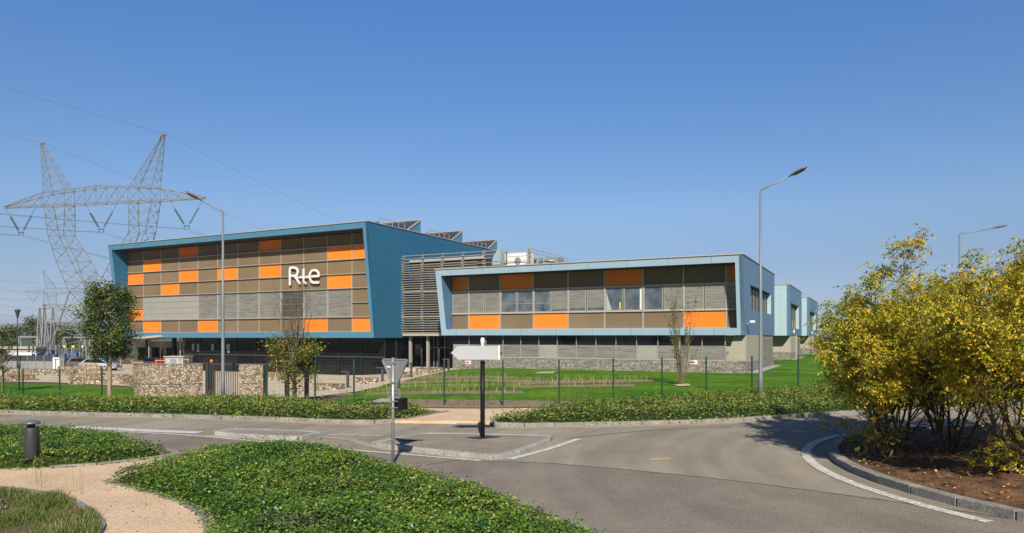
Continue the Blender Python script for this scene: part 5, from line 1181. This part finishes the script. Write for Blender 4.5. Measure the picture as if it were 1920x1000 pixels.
# ---------------------------------------------------------------- cars
def car(x, y, rz, paint, label, van=False):
    r = empty('parked_car', (x, y, H(x, y)+.14), rz, label, 'car', 'cars parked left of the blue building')
    Lc = 4.2; hw = .86
    if van: prof = [(-2.2,.35),(2.2,.35),(2.25,.8),(2.0,1.15),(1.45,1.3),(.9,2.0),(.6,2.1),(-2.15,2.1),(-2.2,1.9)]
    else: prof = [(-2.05,.32),(2.05,.30),(2.1,.55),(2.0,.78),(1.1,.98),(.35,1.42),(-.2,1.50),(-1.3,1.46),(-1.85,1.02),(-2.08,.9)]
    b = MB(); belt = 1.0 if not van else 1.3
    def wd(z): return hw if z <= belt else hw-(z-belt)*.42
    n = len(prof)
    b.face([(px_, -wd(z), z) for px_, z in prof]); b.face([(px_, wd(z), z) for px_, z in reversed(prof)])
    for i in range(n): (a0, a1), (b0, b1) = prof[i], prof[(i+1) % n]; b.face([(a0, wd(a1), a1), (b0, wd(b1), b1), (b0, -wd(b1), b1), (a0, -wd(a1), a1)])
    body = b.build('body', M[paint], r, bevel=.05)
    for s_ in (-1, 1):
        if van: wp = [(.5,1.35),(1.3,1.35),(.85,1.9),(.5,1.9)]
        else: wp = [(-1.6,1.03),(.85,1.0),(.3,1.36),(-.2,1.42),(-1.2,1.38)]
        w_ = MB(); f = [(px_, s_*(wd(z)+.012), z) for px_, z in wp]; w_.face(f if s_ < 0 else f[::-1]); w_.build('side_window', M['glass'], r)
    w_ = MB()
    if van: w_.face([(1.47,-.72,1.34),(1.47,.72,1.34),(.96,.6,1.95),(.96,-.6,1.95)])
    else: w_.face([(1.06,-.78,1.04),(1.06,.78,1.04),(.42,.66,1.415),(.42,-.66,1.415)])
    w_.build('windscreen', M['glass'], r)
    if not van: w_ = MB(); w_.face([(-1.86,.76,1.06),(-1.86,-.76,1.06),(-1.36,-.66,1.43),(-1.36,.66,1.43)]); w_.build('rear_window', M['glass'], r)
    for sx in (-1.3, 1.28):
        for sy in (-1, 1):
            t = MB().tube([(sx, sy*.70, .31), (sx, sy*.885, .31)], .31, 18, smooth=False).build('wheel', M['tyre'], r); MB().tube([(sx, sy*.88, .31), (sx, sy*.895, .31)], .19, 12, smooth=False).build('rim', M['rim'], t)
    for sy in (-.62, .62):
        MB().box(-2.14, -2.0, sy-.14, sy+.14, .78, 1.02).build('tail_light', M['tail'], r); MB().box(1.98, 2.1, sy-.16, sy+.16, .60, .76).build('headlight', M['white'], r)
    return r
car(-49.4, 84.5, R(8), 'car_silver', 'silver hatchback parked behind the green tree trunk')
car(-54.5, 88.5, R(60), 'car_grey', 'grey hatchback parked left of the silver one')
car(-56.8, 92, R(75), 'car_black', 'black car parked beside the timber stakes')
car(-45.0, 88.5, R(100), 'car_blue', 'dark blue car right of the green tree showing a red tail light')
car(-41.9, 86, R(80), 'car_red', 'red car parked above the tall stone wall')
car(-40.2, 87, R(95), 'car_black', 'black car parked next to the red one')
car(-60.5, 88.5, R(5), 'car_white', 'white van behind the panel fence at the left', True)

# ---------------------------------------------------------------- haze in the far air
hm = bpy.data.materials.new('haze'); hm.use_nodes = True; N_ = hm.node_tree; N_.nodes.remove(N_.nodes['Principled BSDF'])
pv = N_.nodes.new('ShaderNodeVolumePrincipled'); pv.inputs['Color'].default_value = (.80,.87,.97,1); pv.inputs['Density'].default_value = .00022; pv.inputs['Anisotropy'].default_value = .2
N_.links.new(pv.outputs[0], N_.nodes['Material Output'].inputs['Volume'])
tag(MB().box(-4200, 4900, -80, 6200, -6, 90).build('haze', hm), 'thin pale blue haze in the air over the whole place', 'haze', kind='stuff')
